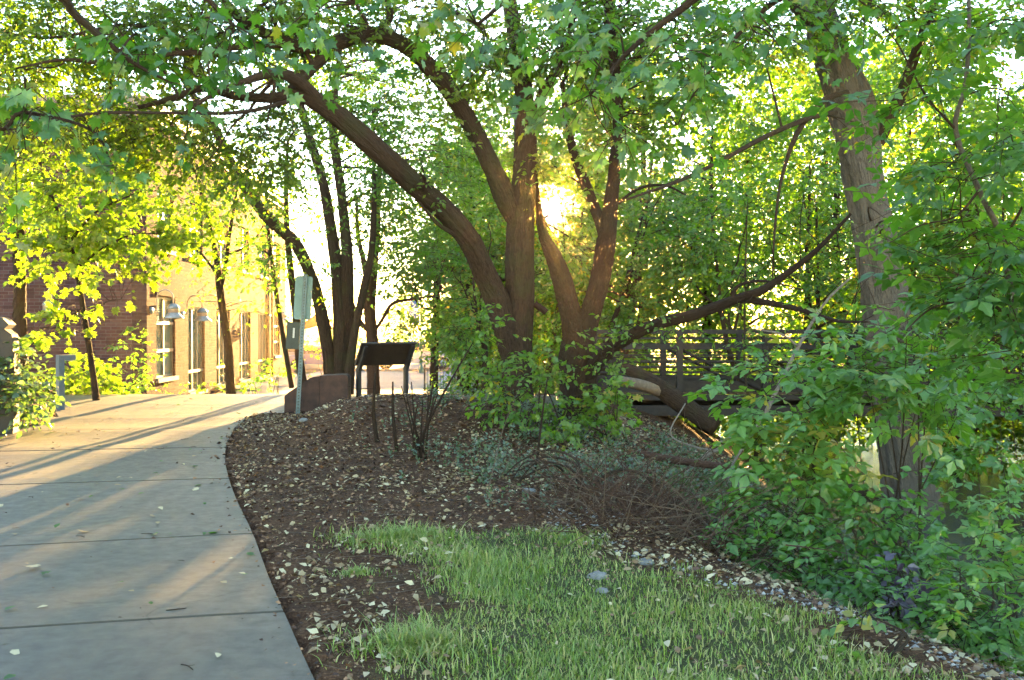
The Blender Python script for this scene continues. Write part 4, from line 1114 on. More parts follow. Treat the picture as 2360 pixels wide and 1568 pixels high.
# -- tree H: reddish trunk behind the panel
Hh = Tree("red_barked_tree", "reddish trunk with twisting forks standing behind the information panel", bark='bark_red', leaf='leaf_far', template='lance')
Hh.limb([(862, 935, 34), (860, 860, 32), (858, 780, 30), (852, 720, 30), (852, 660, 34), (860, 600, 26), (868, 520, 20), (872, 430, 14), (880, 320, 7)], 25)
Hh.limb([(850, 760, 16), (832, 745, 15), (812, 700, 13), (800, 650, 10)], 25, trunk=False)
Hh.limb([(848, 660, 18), (838, 600, 15), (825, 540, 12), (822, 450, 8)], 25)
Hh.limb([(866, 760, 9), (885, 730, 9), (905, 700, 8), (950, 690, 7), (1010, 682, 4)], 25, trunk=False)
for (cx, cy, rx, ry, d, dd, n, t) in [(930, 640, 90, 60, 25.5, 1.5, 110, .55), (1000, 560, 80, 90, 26, 1.5, 110, .5), (960, 720, 70, 45, 25.5, 1.2, 70, .6), (880, 380, 80, 100, 25.5, 1.5, 90, .5), (1040, 690, 70, 60, 25, 1.3, 80, .55), (880, 690, 50, 40, 25, .8, 34, .6), (1050, 420, 90, 130, 26, 1.6, 190, .55), (1120, 560, 60, 90, 26, 1.3, 110, .6), (980, 600, 110, 70, 26, 1.4, 150, .55)]:
    Hh.blob(cx, cy, rx, ry, d, dd, int(n*1.2), .13, per=8, tl=.45, tint=(t, .25), layer=.6)
Hh.finish(); TREES.append(Hh)

# -- tree E: thin dark sapling in front of the lit wall
E = Tree("wall_sapling", "thin dark sapling with small leaves in front of the sunlit brick wall", bark='bark_dark', leaf='leaf_warm', template='diamond')
E.limb([(533, 935, 26), (530, 880, 24), (526, 800, 21), (515, 725, 20), (506, 660, 18), (500, 600, 14), (488, 540, 11), (470, 470, 9), (455, 380, 5)], 24.5)
E.limb([(508, 670, 13), (522, 600, 11), (530, 540, 9), (545, 450, 7), (560, 350, 4)], 24.5)
E.limb([(506, 640, 7), (460, 580, 6), (420, 545, 5), (370, 520, 3)], 24.5, trunk=False)
E.limb([(522, 590, 6), (580, 560, 5), (620, 500, 3)], 24.5, trunk=False)
for (cx, cy, rx, ry, d, dd, n, t) in [(500, 600, 90, 60, 24.5, 1.2, 170, .5), (560, 640, 70, 60, 24.3, 1.0, 120, .5), (470, 500, 120, 80, 24.6, 1.5, 240, .6), (570, 500, 90, 80, 24.6, 1.4, 160, .6), (430, 420, 110, 70, 24.6, 1.4, 170, .65), (540, 400, 100, 70, 24.6, 1.4, 150, .6), (590, 720, 60, 50, 24.2, .8, 60, .45), (480, 690, 40, 30, 24.3, .6, 30, .5)]:
    E.blob(cx, cy, rx, ry, d, dd, int(n*.46), .085, per=9, tl=.36, tint=(t, .25), layer=.6)
E.finish(); TREES.append(E)

# -- tree F: the glowing yellow maple sapling in front of the gable
Ft = Tree("yellow_maple", "slender leaning maple sapling glowing yellow before the brick gable", bark='bark_dark', leaf='leaf_yellow', template='maple')
Ft.limb([(222, 930, 20), (216, 880, 18), (205, 800, 16), (190, 700, 15), (178, 620, 14), (160, 560, 12), (130, 480, 11), (100, 400, 9), (85, 320, 6), (75, 240, 3)], 19.6)
Ft.limb([(160, 560, 8), (210, 500, 7), (260, 470, 6), (330, 440, 4)], 19.6, trunk=False)
Ft.limb([(178, 620, 6), (240, 570, 6), (310, 540, 4), (360, 540, 3)], 19.6, trunk=False)
Ft.limb([(190, 710, 4), (150, 740, 4), (90, 760, 3)], 19.4, trunk=False)
Ft.limb([(205, 790, 4), (235, 705, 4), (280, 690, 2)], 19.4, trunk=False)
for (cx, cy, rx, ry, d, dd, n, t) in [(180, 500, 110, 70, 19.6, 1.0, 170, .6), (290, 560, 110, 60, 19.8, 1.0, 170, .6), (390, 500, 110, 80, 20.2, 1.2, 160, .55), (110, 430, 110, 60, 19.6, 1.0, 120, .55), (250, 440, 110, 60, 19.8, 1.0, 130, .55), (150, 610, 70, 45, 19.4, .7, 70, .65), (300, 625, 45, 22, 19.5, .5, 26, .65), (390, 570, 60, 36, 20, .8, 34, .6), (60, 540, 60, 60, 19.4, .7, 50, .5)]:
    Ft.blob(cx, cy, rx, ry, d, dd*.6, int(n*.72), .125, per=6, tl=.32, tint=(t, .25), flat=.9, layer=.5)
for (cx, cy, rx, ry, n) in [(115, 745, 48, 32, 26), (85, 775, 24, 22, 8), (215, 650, 22, 26, 10), (225, 712, 20, 12, 5), (165, 765, 22, 10, 5), (150, 718, 22, 10, 5)]:
    Ft.blob(cx, cy, rx, ry, 18.6, .3, n, .12, per=5, tl=.18, tint=(.72, .18), flat=1.0)
Ft.finish(); TREES.append(Ft)

# -- tree G: vine-covered trunk at the far left
G = Tree("vine_trunk_tree", "dark trunk wrapped in dry vines at the left beside the shaded gable", bark='bark', leaf='leaf_warm', template='lance')
gl = G.limb([(50, 900, 42), (48, 830, 36), (46, 740, 32), (46, 640, 31), (44, 540, 30), (42, 440, 28), (40, 340, 24), (30, 220, 18), (20, 60, 10)], 21)
for k in range(34):
    i = int(rng.uniform(.1, .8)*len(gl)); a = gl[i, :3]; ang0 = rng.uniform(0, 6.28); pts = []
    for j in range(9):
        ii_ = min(len(gl)-1, i+j); r_ = gl[ii_, 3]+.012
        ang = ang0 + j*.35; pts.append(gl[ii_, :3] + np.array([math.cos(ang)*r_, math.sin(ang)*r_, 0]))
    G.br.tube(np.array(pts), .008, 4, 0, False, k)
G.vines(gl[6:30], 40, .3, 1.3, .35, .004)
for (cx, cy, rx, ry, d, dd, n, t) in [(60, 480, 80, 60, 20.5, .8, 70, .5), (30, 380, 90, 70, 20.8, .8, 90, .5), (110, 330, 110, 80, 21, 1, 120, .55)]:
    G.blob(cx, cy, rx, ry, d, dd, n, .09, per=8, tl=.35, tint=(t, .25))
G.finish(); TREES.append(G)

# -- tree I: near sapling at the right edge
I = Tree("elder_sapling", "grey stemmed box elder sapling leaning into the right side of the frame", bark='bark_grey', leaf='leaf_near', template='elder')
I.base = np.array([3.75, 6.6, float(H(3.75, 6.6))])
I.limb3(np.array([[3.75, 6.6, I.base[2]-.1, .040], [*P(2420, 900, 6.8), .030], [*P(2345, 760, 6.8), .024], [*P(2310, 560, 6.8), .022], [*P(2255, 440, 6.8), .020], [*P(2200, 300, 6.8), .018], [*P(2222, 200, 6.8), .016], [*P(2230, 60, 6.8), .014], [*P(2225, -100, 6.8), .010]]))
I.limb([(2345, 740, 6.8, 10), (2260, 690, 6.7, 10), (2200, 695, 6.6, 9), (2140, 715, 6.5, 6), (2090, 760, 6.4, 3)], trunk=False)
I.limb([(2310, 560, 6.8, 9), (2360, 470, 6.7, 7), (2420, 380, 6.6, 5)], trunk=False)
I.limb([(2255, 440, 6.8, 8), (2200, 500, 6.6, 6), (2120, 520, 6.4, 4), (2050, 560, 6.3, 3)], trunk=False)
I.limb([(2200, 300, 6.8, 8), (2130, 220, 6.7, 6), (2070, 110, 6.6, 5), (2030, 60, 6.6, 4)], trunk=False)
for (cx, cy, rx, ry, d, dd, n, t) in [(2270, 130, 120, 100, 6.8, .45, 46, .55), (2170, 230, 80, 70, 6.7, .4, 16, .5), (2310, 330, 80, 90, 6.7, .4, 34, .55), (2270, 520, 100, 70, 6.6, .4, 40, .5), (2330, 650, 70, 90, 6.6, .4, 36, .45), (2070, 50, 60, 40, 6.5, .35, 10, .5), (2230, 650, 90, 40, 6.5, .3, 18, .45), (2180, 400, 70, 50, 6.6, .3, 16, .55), (2330, 820, 60, 60, 6.5, .3, 24, .45)]:
    I.blob(cx, cy, rx, ry, d, dd, int(n*.75), .175, per=5, tl=.32, tint=(t, .25), flat=.4, droop=.4)
I.finish(gap=False); TREES.append(I)

# -- overhanging maples: trunks stand out of frame, boughs reach in from above
def overhang(name, label, base, crown_top, boughs, blobs, leaf='leaf_near', size=.092):
    t = Tree(name, label, bark='bark', leaf=leaf, template='maple')
    z0 = float(H(base[0], base[1])); t.base = np.array([base[0], base[1], z0])
    t.limb3(np.array([[base[0], base[1], z0-.2, .24], [base[0], base[1], z0+1.2, .18], [base[0]+.05, base[1]+.05, z0+2.8, .16], [*crown_top, .13]]))
    for b in boughs:
        rows = [[*crown_top, .06]] + [[*P(px, py, d), w/2*d/F] for px, py, d, w in b]
        t.limb3(np.array(rows), trunk=False)
    for (cx, cy, rx, ry, d, dd, n, tt) in blobs:
        t.blob(cx, cy, rx*1.15, ry*1.1, d, dd*1.2, int(n*(.42 if cx > 900 else .55)), size, per=5, tl=.26, tint=(tt, .36), flat=.6, droop=.8, layer=.5)
    t.finish(gap=False); TREES.append(t); return t
overhang("overhanging_maple", "maple bough with broad blue green leaves hanging over the left half of the path", (-5.9, 4.6), (-4.6, 5.2, 4.6),
    [[(60, -60, 6.0, 26), (180, 40, 6.2, 18), (300, 140, 6.3, 10), (390, 190, 6.4, 5)], [(250, -120, 6.2, 24), (440, -30, 6.4, 16), (540, 60, 6.5, 8)], [(-80, 250, 6.2, 14), (60, 260, 6.4, 10), (210, 300, 6.5, 6), (260, 380, 6.5, 3)], [(500, -150, 6.6, 20), (760, -60, 7.0, 14), (850, 60, 7.2, 6)]],
    [(290, 70, 60, 75, 6.3, .25, 22, .45), (340, 160, 50, 40, 6.4, .2, 11, .5), (470, 70, 80, 60, 6.5, .3, 30, .35), (560, 110, 50, 40, 6.6, .2, 12, .4), (60, 215, 60, 40, 6.3, .25, 12, .5), (30, 300, 60, 60, 6.3, .3, 14, .45), (200, 300, 60, 30, 6.4, .2, 8, .5), (230, 390, 40, 30, 6.4, .15, 4, .5), (40, 360, 50, 24, 6.3, .2, 6, .8), (760, 60, 80, 50, 7.1, .3, 20, .4), (130, 250, 60, 40, 6.4, .2, 8, .45), (690, 20, 60, 40, 7, .25, 12, .4), (410, 250, 60, 30, 6.4, .2, 6, .5)])
overhang("overhanging_maple", "maple bough with large drooping leaves hanging across the top centre before the arching trunk", (3.6, 3.4), (2.9, 4.6, 4.9),
    [[(1750, -120, 6.2, 26), (1600, 0, 6.6, 18), (1460, 110, 6.8, 12), (1360, 220, 6.8, 6)], [(1500, -200, 6.4, 24), (1250, -60, 6.8, 16), (1100, 60, 7.0, 8)], [(1900, -100, 6.0, 20), (1720, 60, 6.3, 12), (1610, 200, 6.5, 6), (1560, 290, 6.5, 3)], [(2050, -120, 6.0, 16), (2000, 20, 6.2, 9)]],
    [(1060, 60, 70, 60, 7.0, .3, 24, .5), (1130, 120, 60, 45, 7.0, .25, 14, .45), (1230, 40, 80, 50, 6.9, .3, 22, .45), (1380, 90, 90, 70, 6.8, .35, 40, .45), (1400, 190, 80, 60, 6.8, .3, 30, .4), (1330, 250, 80, 45, 6.8, .25, 22, .35), (1440, 290, 40, 50, 6.7, .2, 12, .45), (1540, 90, 80, 70, 6.6, .3, 32, .4), (1620, 170, 70, 60, 6.5, .3, 24, .45), (1550, 270, 36, 40, 6.5, .2, 9, .4), (1700, 60, 80, 60, 6.4, .3, 26, .45), (1780, 110, 60, 45, 6.3, .25, 13, .5), (1850, 10, 70, 35, 6.2, .3, 12, .45), (1000, 10, 60, 40, 7, .25, 12, .5), (2000, 40, 50, 30, 6.2, .25, 6, .5)])

# ------------------------------------------------------------------ background trees, copied from a few grown kinds
def grown(seed, h, cr, n, size, leaf, bark, template='diamond', trunk_r=.14, low=.3):
    """a free-standing tree at the origin; returns its part meshes"""
    global rng
    keep = rng; rng = np.random.default_rng(seed)
    t = Tree("t", "t", bark=bark, leaf=leaf, template=template); t.base = np.zeros(3)
    lean = rng.normal(0, .06*h, 2)
    t.limb3(np.array([[0, 0, -.4, trunk_r*1.35], [0, 0, .4, trunk_r], [lean[0]*.4, lean[1]*.4, h*.35, trunk_r*.8], [lean[0]*.7, lean[1]*.7, h*.65, trunk_r*.5], [lean[0], lean[1], h*.97, .015]]))
    for k in range(11):
        f = rng.uniform(low, .85); a = np.array([lean[0]*f, lean[1]*f, h*f]); az = k*2.4 + rng.normal(0, .3); L = cr*(1.15-f*.5)*rng.uniform(.7, 1.1)
        v = np.array([math.cos(az), math.sin(az), rng.uniform(.2, .7)])*L
        t.limb3(np.array([[*a, trunk_r*.4*(1.1-f)+.01], [*(a+v*.5), trunk_r*.25*(1.1-f)+.006], [*(a+v), .005]]), trunk=False, wob=.04)
    for k in range(13):
        f = rng.uniform(low, 1.0); az = rng.uniform(0, 6.28); rr_ = cr*rng.uniform(.15, .8)*(1.15-f*.55)
        c = np.array([lean[0]*f+math.cos(az)*rr_, lean[1]*f+math.sin(az)*rr_, h*f])
        t.mass(c, np.array([cr*.42, cr*.42, h*.10])*rng.uniform(.7, 1.2), n//13, size, per=8, tl=size*4, tint=(rng.uniform(.3, .7), .25), layer=.6)
    out = (t.trunk.mesh("trunk", True), t.br.mesh("branches"), t.data(), template, leaf, bark)
    rng = keep; return out
KINDS = [grown(1, 7.5, 2.6, 900, .17, 'leaf_far', 'bark', 'diamond', .13, .18), grown(2, 9.0, 2.4, 900, .16, 'leaf_mid', 'bark_dark', 'diamond', .15, .22), grown(3, 6.0, 2.6, 800, .15, 'leaf_mid', 'bark_red', 'diamond', .10, .12), grown(4, 11.0, 3.2, 1100, .20, 'leaf_far', 'bark', 'diamond', .2, .2)]
for k in KINDS:
    k[0].materials.append(M[k[5]]); k[1].materials.append(M[k[5]])
def plant_bg(kind, x, y, sc, rz, label, group, leaf=None, gap=True):
    tm, bm_, dat, templ, lf_, bk = KINDS[kind]
    e = empty("background_tree", (x, y, float(H(x, y, False))), rz); e.scale = (sc, sc, sc)
    tag(e, label, "tree", group)
    for nm, me in (("trunk", tm), ("branches", bm_)):
        link(bpy.data.objects.new(nm, me), e)
    pos, dr, up, sz, ti = dat
    if gap:
        c_, s_ = math.cos(rz), math.sin(rz)
        Rz = np.array([[c_, -s_, 0], [s_, c_, 0], [0, 0, 1]])
        wpos = pos @ Rz.T*sc + np.array([x, y, float(H(x, y, False))])
        k = sun_gap(wpos)
    else: k = np.ones(len(pos), bool)
    me = leaves_mesh("crown", pos[k], dr[k], up[k], sz[k], ti[k], templ, False)
    me.materials.append(M[leaf or lf_]); link(bpy.data.objects.new("crown", me), e)
    return e
lab_thicket = "slender leafy tree in the thicket beyond the footbridge"
for i, (x, y, k, sc) in enumerate([(2.6, 24.5, 2, 1.0), (5.0, 26, 1, .95), (7.4, 25, 0, 1.0), (9.8, 24, 2, 1.1), (12, 23, 1, .9), (7.0, 31, 3, .85), (13.8, 29, 1, 1.0), (16.5, 27, 0, 1.2), (4.4, 33, 3, 1.0), (10, 33, 3, 1.05), (14.5, 36, 3, 1.15), (9, 28, 1, 1.1), (20, 34, 1, 1.3), (13.2, 18.5, 2, 1.0), (11.6, 15.8, 2, .85), (25, 42, 3, 1.1), (9.2, 20.5, 2, .8), (11.2, 21.5, 0, .8)]):
    plant_bg(k, x, y, sc, i*1.7, lab_thicket, "thicket beyond the bridge")
lab_street = "pale green street tree beyond the plaza and parked vehicles"
for i, (x, y, k, sc) in enumerate([(-14, 80, 0, .75), (-9.5, 82, 2, .95), (-5.0, 79.5, 0, .72), (-.5, 80, 2, .9), (3.5, 74, 0, .8), (-18, 82, 2, .9), (7, 66, 1, .85), (12, 78, 0, .9), (18, 80, 2, 1.1), (24, 76, 0, 1.0), (31, 80, 2, 1.2), (38, 78, 0, 1.1), (1.2, 56, 2, .85), (4.8, 52, 0, .85)]):
    plant_bg(k, x, y, sc, i*2.1, lab_street, "trees beyond the plaza")
lab_mid = "small bright tree standing on the plaza edge behind the arching maple"
for i, (x, y, k, sc) in enumerate([(-1.2, 30, 2, .62), (.9, 27, 2, .72), (-.3, 38, 2, .8), (2.2, 34, 0, .8)]):
    plant_bg(k, x, y, sc, i*1.3+.5, lab_mid, "trees at the plaza edge")
plant_bg(3, -24, 32, 1.0, .4, "tall tree rising past the far side of the brick gable", None)
# sparse airy crowns standing in the light behind the path
lab_airy = "airy sunlit tree with thin pale stems beyond the crest of the path"
for i, (x, y, k, sc, lf_) in enumerate([(-1.4, 30.5, 1, .85, 'leaf_mid'), (-2.6, 33, 1, .95, 'leaf_far'), (-2.2, 43, 3, .85, 'leaf_far'), (-1.2, 48, 3, 1.0, 'leaf_mid'), (.9, 40, 3, .9, 'leaf_far'), (2.6, 47, 3, .95, 'leaf_far'), (.2, 26, 1, .9, 'leaf_mid'), (1.9, 29, 1, 1.0, 'leaf_mid')]):
    plant_bg(k, x, y, sc, i*1.9+.3, lab_airy, "airy trees beyond the crest", lf_)

# ------------------------------------------------------------------ shrubs and undergrowth
def shrub(name, label, bx, by, blobs, stems=6, leaf='leaf_near', template='oval', size=.08, bark='twig', per=6, tl=.22, group=None, cat='shrub', flat=.6, droop=.35, h=None, spread=.3):
    z = float(H(bx, by)); t = Tree(name, label, cat, group, bark, leaf, template); t.base = np.array([bx, by, z])
    for i in range(stems):
        b = blobs[i % len(blobs)]; c = P(b[0], b[1], b[4]) + rng.normal(0, .12, 3)
        o = np.array([bx, by, z-.05]) + np.array([rng.normal(0, spread*.5), rng.normal(0, spread*.4), 0]); o[2] = float(H(o[0], o[1]))-.05
        mid = (o+c)/2 + rng.normal(0, .08, 3)
        t.limb3(np.array([[*o, .012], [*mid, .008], [*c, .003]]), trunk=False)
    for (cx, cy, rx, ry, d, dd, n, tt) in blobs:
        t.blob(cx, cy, rx, ry, d, dd, n, size, per=per, tl=tl, tint=(tt, .22), flat=flat, droop=droop, layer=.7)
    t.finish(gap=False); return t
shrub("elder_bush", "broad box elder bush with pale layered leaves hiding the grey trunk's foot", 3.55, 8.9,
      [(2110, 760, 110, 50, 8.3, .4, 22, .6), (1980, 840, 140, 50, 8.3, .45, 28, .65), (2150, 840, 120, 55, 8.4, .45, 24, .55), (1850, 950, 110, 60, 8.2, .4, 30, .65), (2010, 910, 120, 45, 8.3, .4, 24, .6), (1760, 1040, 75, 45, 8.1, .3, 20, .65), (1840, 1070, 60, 36, 8.2, .3, 14, .55), (2210, 930, 80, 50, 8.4, .35, 14, .5)], 12, 'leaf_bush', 'elder', .195, per=5, tl=.28, flat=.32, droop=.28, spread=.7)
shrub("round_leaved_shrub", "dense low shrub of rounded leaves on the slope below the box elder", 3.3, 8.0,
      [(1850, 1220, 110, 55, 7.8, .4, 70, .5), (1980, 1200, 110, 55, 7.9, .4, 64, .45), (1810, 1310, 80, 36, 7.4, .35, 36, .45), (1930, 1320, 110, 50, 7.2, .4, 50, .4), (2080, 1250, 90, 50, 7.6, .4, 44, .35), (1780, 1170, 60, 36, 8.0, .3, 26, .6), (2060, 1370, 80, 50, 6.9, .3, 40, .35)], 10, 'leaf_bush', 'oval', .085, per=7, spread=.8)
shrub("light_leaved_shrub", "light green leafy shrub at the lower right edge of the slope", 2.95, 5.9,
      [(2230, 1310, 110, 60, 6.3, .3, 36, .7), (2310, 1400, 90, 60, 5.9, .3, 34, .65), (2190, 1430, 90, 40, 5.9, .25, 26, .7), (2330, 1270, 60, 60, 6.4, .3, 16, .6)], 9, 'leaf_bush', 'elder', .14, per=5, spread=.5, flat=.35, droop=.25)
shrub("dark_creek_shrub", "shadowy green bush at the right edge before the creek", 5.2, 10.0,
      [(2310, 1060, 70, 70, 9.6, .5, 34, .4), (2270, 1180, 60, 40, 9.4, .4, 14, .4), (2340, 930, 60, 80, 9.8, .5, 30, .35), (2340, 1180, 50, 50, 9.2, .4, 16, .45)], 8, 'leaf_bush', 'elder', .16, per=5, spread=.6)
shrub("purple_leaved_plant", "dark purple leaved plant between the green shrubs of the slope", 2.55, 6.6,
      [(2065, 1320, 45, 30, 6.7, .15, 9, .6), (2030, 1380, 35, 35, 6.5, .15, 9, .4), (2010, 1420, 25, 20, 6.4, .1, 5, .4)], 4, 'leaf_purple', 'oval', .085, per=6, spread=.2, cat='plant')
shrub("lone_seedling", "thin seedling with round pale leaves at the grass edge", 1.85, 5.0,
      [(1985, 1470, 50, 20, 5.15, .12, 6, .75), (2010, 1400, 25, 20, 5.15, .1, 3, .8)], 3, 'leaf_near', 'oval', .075, per=5, tl=.14, spread=.08, cat='plant')
shrub("trunk_base_shrub", "leafy shrub crowding the foot of the arching maple", .05, 13.6,
      [(1130, 850, 50, 50, 13.5, .5, 34, .55), (1240, 880, 60, 50, 13.3, .5, 40, .5), (1160, 925, 90, 35, 13.3, .5, 50, .5), (1265, 810, 50, 40, 13.6, .4, 22, .55), (1090, 780, 40, 50, 13.8, .4, 22, .6), (1280, 945, 60, 30, 13.2, .4, 30, .45)], 10, 'leaf_mid', 'lance', .10, per=7, spread=.8)
shrub("fork_base_shrub", "bright yellow green sprays at the foot of the forked maple", 1.05, 13.4,
      [(1395, 945, 45, 40, 13.0, .4, 40, .8), (1330, 985, 60, 24, 12.8, .4, 26, .6), (1420, 900, 26, 26, 13.0, .3, 10, .8)], 8, 'leaf_mid', 'maple', .095, per=6, spread=.6)
shrub("path_side_shrub", "glossy dark green shrub at the left edge of the path", -7.75, 14.6,
      [(30, 880, 40, 45, 14.2, .4, 70, .5), (60, 910, 30, 24, 14.4, .3, 24, .5), (20, 810, 36, 40, 14.4, .4, 36, .45), (50, 935, 50, 22, 14.0, .4, 40, .45)], 10, 'leaf_dark', 'lance', .11, per=7, spread=.7)
shrub("gable_hedge_plant", "sunlit yellow shrub at the foot of the gable behind the bollard", -9.9, 21.8,
      [(190, 870, 60, 40, 21.5, .5, 80, .65), (250, 885, 40, 25, 21.5, .4, 40, .75), (150, 850, 40, 45, 21.6, .5, 50, .55)], 8, 'leaf_yellow', 'maple', .12, per=6, spread=.7)
shrub("gable_corner_shrub", "airy green shrub growing by the corner of the brick building", -10.4, 27.5,
      [(300, 830, 45, 40, 27, .6, 46, .45), (290, 885, 60, 25, 27, .6, 40, .45), (345, 900, 30, 14, 26.6, .4, 16, .5)], 7, 'leaf_mid', 'oval', .12, per=6, spread=.6)
for (cx, cy, n, lb) in ((470, 893, 18, "low plant poking over the crest before the second window"), (580, 880, 26, "wispy plant over the crest beneath the wall sapling"), (640, 860, 30, "wispy shrub between the wall sapling and sign post"), (510, 898, 12, "tiny plant at the crest beside the dark sapling trunk")):
    p = P(cx, cy, 26)
    shrub("crest_plant", lb, p[0], 26, [(cx, cy, 36, 22, 26, .4, n, .5)], 4, 'leaf_mid', 'diamond', .10, per=6, spread=.3, cat='plant', group="small plants beyond the crest")
shrub("plaza_shrub", "bright shrub beside the plaza left of the clump trunks", -9.5, 52, [(740, 815, 26, 34, 52, .9, 60, .7)], 4, 'leaf_far', 'diamond', .2, per=7, tl=.5, spread=.6)

# thin young trees in the understorey between the bridge and the big trunk
U = Tree("bridge_vine_shrub", "leafy vine hanging over the bridge railing under the low limb", 'shrub', None, 'twig', 'leaf_mid', 'lance')
U.base = np.array([4.3, 16.6, float(H(4.3, 16.6))])
U.limb3(np.array([[4.3, 16.6, U.base[2]-.1, .03], [*P(1722, 900, 16.8), .022], [*P(1716, 760, 16.9), .018], [*P(1718, 600, 17), .012], [*P(1722, 470, 17), .006]]))
for (cx, cy, rx, ry, n) in ((1730, 740, 50, 50, 34), (1760, 810, 50, 45, 36), (1700, 650, 60, 40, 30), (1800, 870, 60, 40, 30), (1850, 780, 50, 40, 22), (1720, 850, 30, 30, 12)):
    U.blob(cx, cy, rx, ry, 16.9, .5, int(n*.6), .10, per=7, tl=.3, tint=(.5, .25))
U.finish(gap=False)

# near green understorey masses on the right, each its own young tree
for (nm, lb, bx, by, lean, blobs) in (
    ("understorey_sapling", "young green tree filling the gap between the forked maple and the grey trunk", 4.9, 19.9, 0, [(1640, 560, 110, 90, 20, 1.0, 170, .55), (1560, 620, 80, 70, 20, .9, 90, .5), (1720, 480, 100, 70, 20, 1, 120, .6), (1780, 600, 80, 70, 20, .9, 110, .55)]),
    ("understorey_sapling", "young green tree growing just left of the grey trunk's middle", 6.6, 21.6, 0, [(1880, 520, 80, 90, 20.5, 1, 120, .5), (1850, 400, 80, 60, 20.5, 1, 90, .55), (1920, 650, 70, 60, 20.5, .9, 90, .5), (1960, 760, 50, 40, 19, .6, 50, .4)]),
    ("understorey_sapling", "young green tree right of the grey trunk across the creek", 10.6, 19.0, 0, [(2210, 480, 110, 90, 17.5, 1.0, 180, .5), (2180, 330, 100, 80, 17.5, 1, 130, .55), (2300, 250, 100, 90, 17.5, 1, 130, .5), (2300, 600, 90, 80, 17.5, 1, 130, .45), (2150, 180, 90, 70, 17.5, 1, 100, .6)]),
    ("understorey_sapling", "leafy tree on the bank beside the creek at the right edge", 8.8, 15.4, 0, [(2260, 780, 100, 70, 15, .8, 130, .4), (2340, 700, 60, 80, 15, .8, 80, .4), (2200, 880, 80, 60, 14.5, .7, 80, .4), (2300, 900, 80, 60, 14.5, .7, 90, .35)]),
    ("understorey_sapling", "slim tree behind the forked maple with bright leaves around the sun", 2.0, 21.5, 0, [(1480, 560, 80, 90, 21.5, 1, 110, .6), (1450, 680, 70, 60, 21.5, .9, 100, .6), (1290, 690, 40, 60, 21, .7, 60, .65), (1330, 560, 40, 50, 21.5, .6, 26, .7), (1530, 430, 70, 60, 21.5, .9, 60, .55)]),
    ("understorey_sapling", "bright leafed young tree glowing behind the lower arching limb", -.6, 21.8, 0, [(1090, 700, 50, 60, 21.5, .8, 80, .7), (1050, 640, 60, 60, 21.5, .8, 60, .65), (1060, 790, 70, 45, 21.5, .8, 80, .6), (1130, 500, 40, 70, 21.5, .7, 30, .6)])):
    t = Tree(nm, lb, 'tree', "young trees of the understorey", 'bark', 'leaf_mid', 'lance'); z = float(H(bx, by)); t.base = np.array([bx, by, z])
    top = P(blobs[0][0], blobs[0][1]-60, blobs[0][4])
    t.limb3(np.array([[bx, by, z-.2, .085], [bx, by, z+1.0, .065], [*((np.array([bx, by, z])+top)/2+rng.normal(0, .15, 3)), .05], [*top, .02]]))
    for b in blobs[1:]:
        c = P(b[0], b[1], b[4]); a = np.array([bx, by, z])*.45 + top*.55
        t.limb3(np.array([[*a, .03], [*((a+c)/2+np.array([0, 0, .2])), .02], [*c, .008]]), trunk=False, wob=.03)
    for (cx, cy, rx, ry, d, dd, n, tt) in blobs:
        t.blob(cx, cy, rx, ry, d, dd, n, .11, per=8, tl=.36, tint=(tt, .25), layer=.5)
    t.finish()

# ------------------------------------------------------------------ dead wood
def wood(name, label, rows, mat='bark', cat='log', wob=.0, parts=()):
    rows = np.array([[*P(px, py, d), w/2*d/F] for px, py, d, w in rows])
    e = empty(name, rows[0, :3]); tag(e, label, cat)
    sm = smooth_path(rows, 6); m = MB(); m.tube(sm[:, :3]-rows[0, :3], sm[:, 3], 12, .08); m.build("stem", M[mat], e, True)
    for pr, mt in parts:
        r2 = np.array([[*P(px, py, d), w/2*d/F] for px, py, d, w in pr]); s2 = smooth_path(r2, 5)
        m = MB(); m.tube(s2[:, :3]-rows[0, :3], s2[:, 3], 7, .05); m.build("branch", M[mt], e, True)
    return e
wood("leaning_log", "bare grey log leaning against the bank before the bridge", [(1650, 985, 16.2, 40), (1600, 950, 16.4, 42), (1530, 900, 16.8, 40), (1470, 862, 17.2, 30), (1420, 838, 17.6, 20)], 'bark', 'log', parts=[([(1525, 905, 16.8, 26), (1480, 888, 16.6, 26), (1425, 878, 16.4, 24)], 'cut_wood')])
wood("dead_branch", "long pale bare branch slanting up from the brush to the low limb", [(1590, 1075, 12.6, 8), (1650, 1040, 12.5, 9), (1740, 990, 12.5, 10), (1790, 900, 12.4, 10), (1840, 800, 12.4, 8), (1900, 700, 12.3, 6), (1960, 640, 12.2, 4)], 'deadwood', 'branch',
     parts=[([(1740, 990, 12.5, 7), (1690, 1070, 12.4, 6), (1670, 1140, 12.3, 4)], 'deadwood'), ([(1840, 800, 12.4, 6), (1800, 770, 12.3, 5), (1740, 760, 12.2, 3)], 'deadwood'), ([(1650, 1040, 12.5, 6), (1600, 1030, 12.4, 5), (1545, 1000, 12.3, 4), (1580, 930, 12.4, 3)], 'deadwood'), ([(1740, 990, 12.5, 6), (1660, 1020, 12.3, 5), (1560, 1110, 12, 3)], 'deadwood')])
wood("fallen_log", "fallen brown log lying across the leaf litter of the bank", [(1470, 1045, 11.9, 16), (1560, 1062, 11.7, 18), (1680, 1078, 11.4, 16)], 'bark_red', 'log')
wood("creek_log", "dark log lying at the water's edge left of the grey trunk", [(1900, 1100, 14.6, 26), (1960, 1130, 14.5, 28), (2050, 1160, 14.4, 22)], 'bark_dark', 'log')
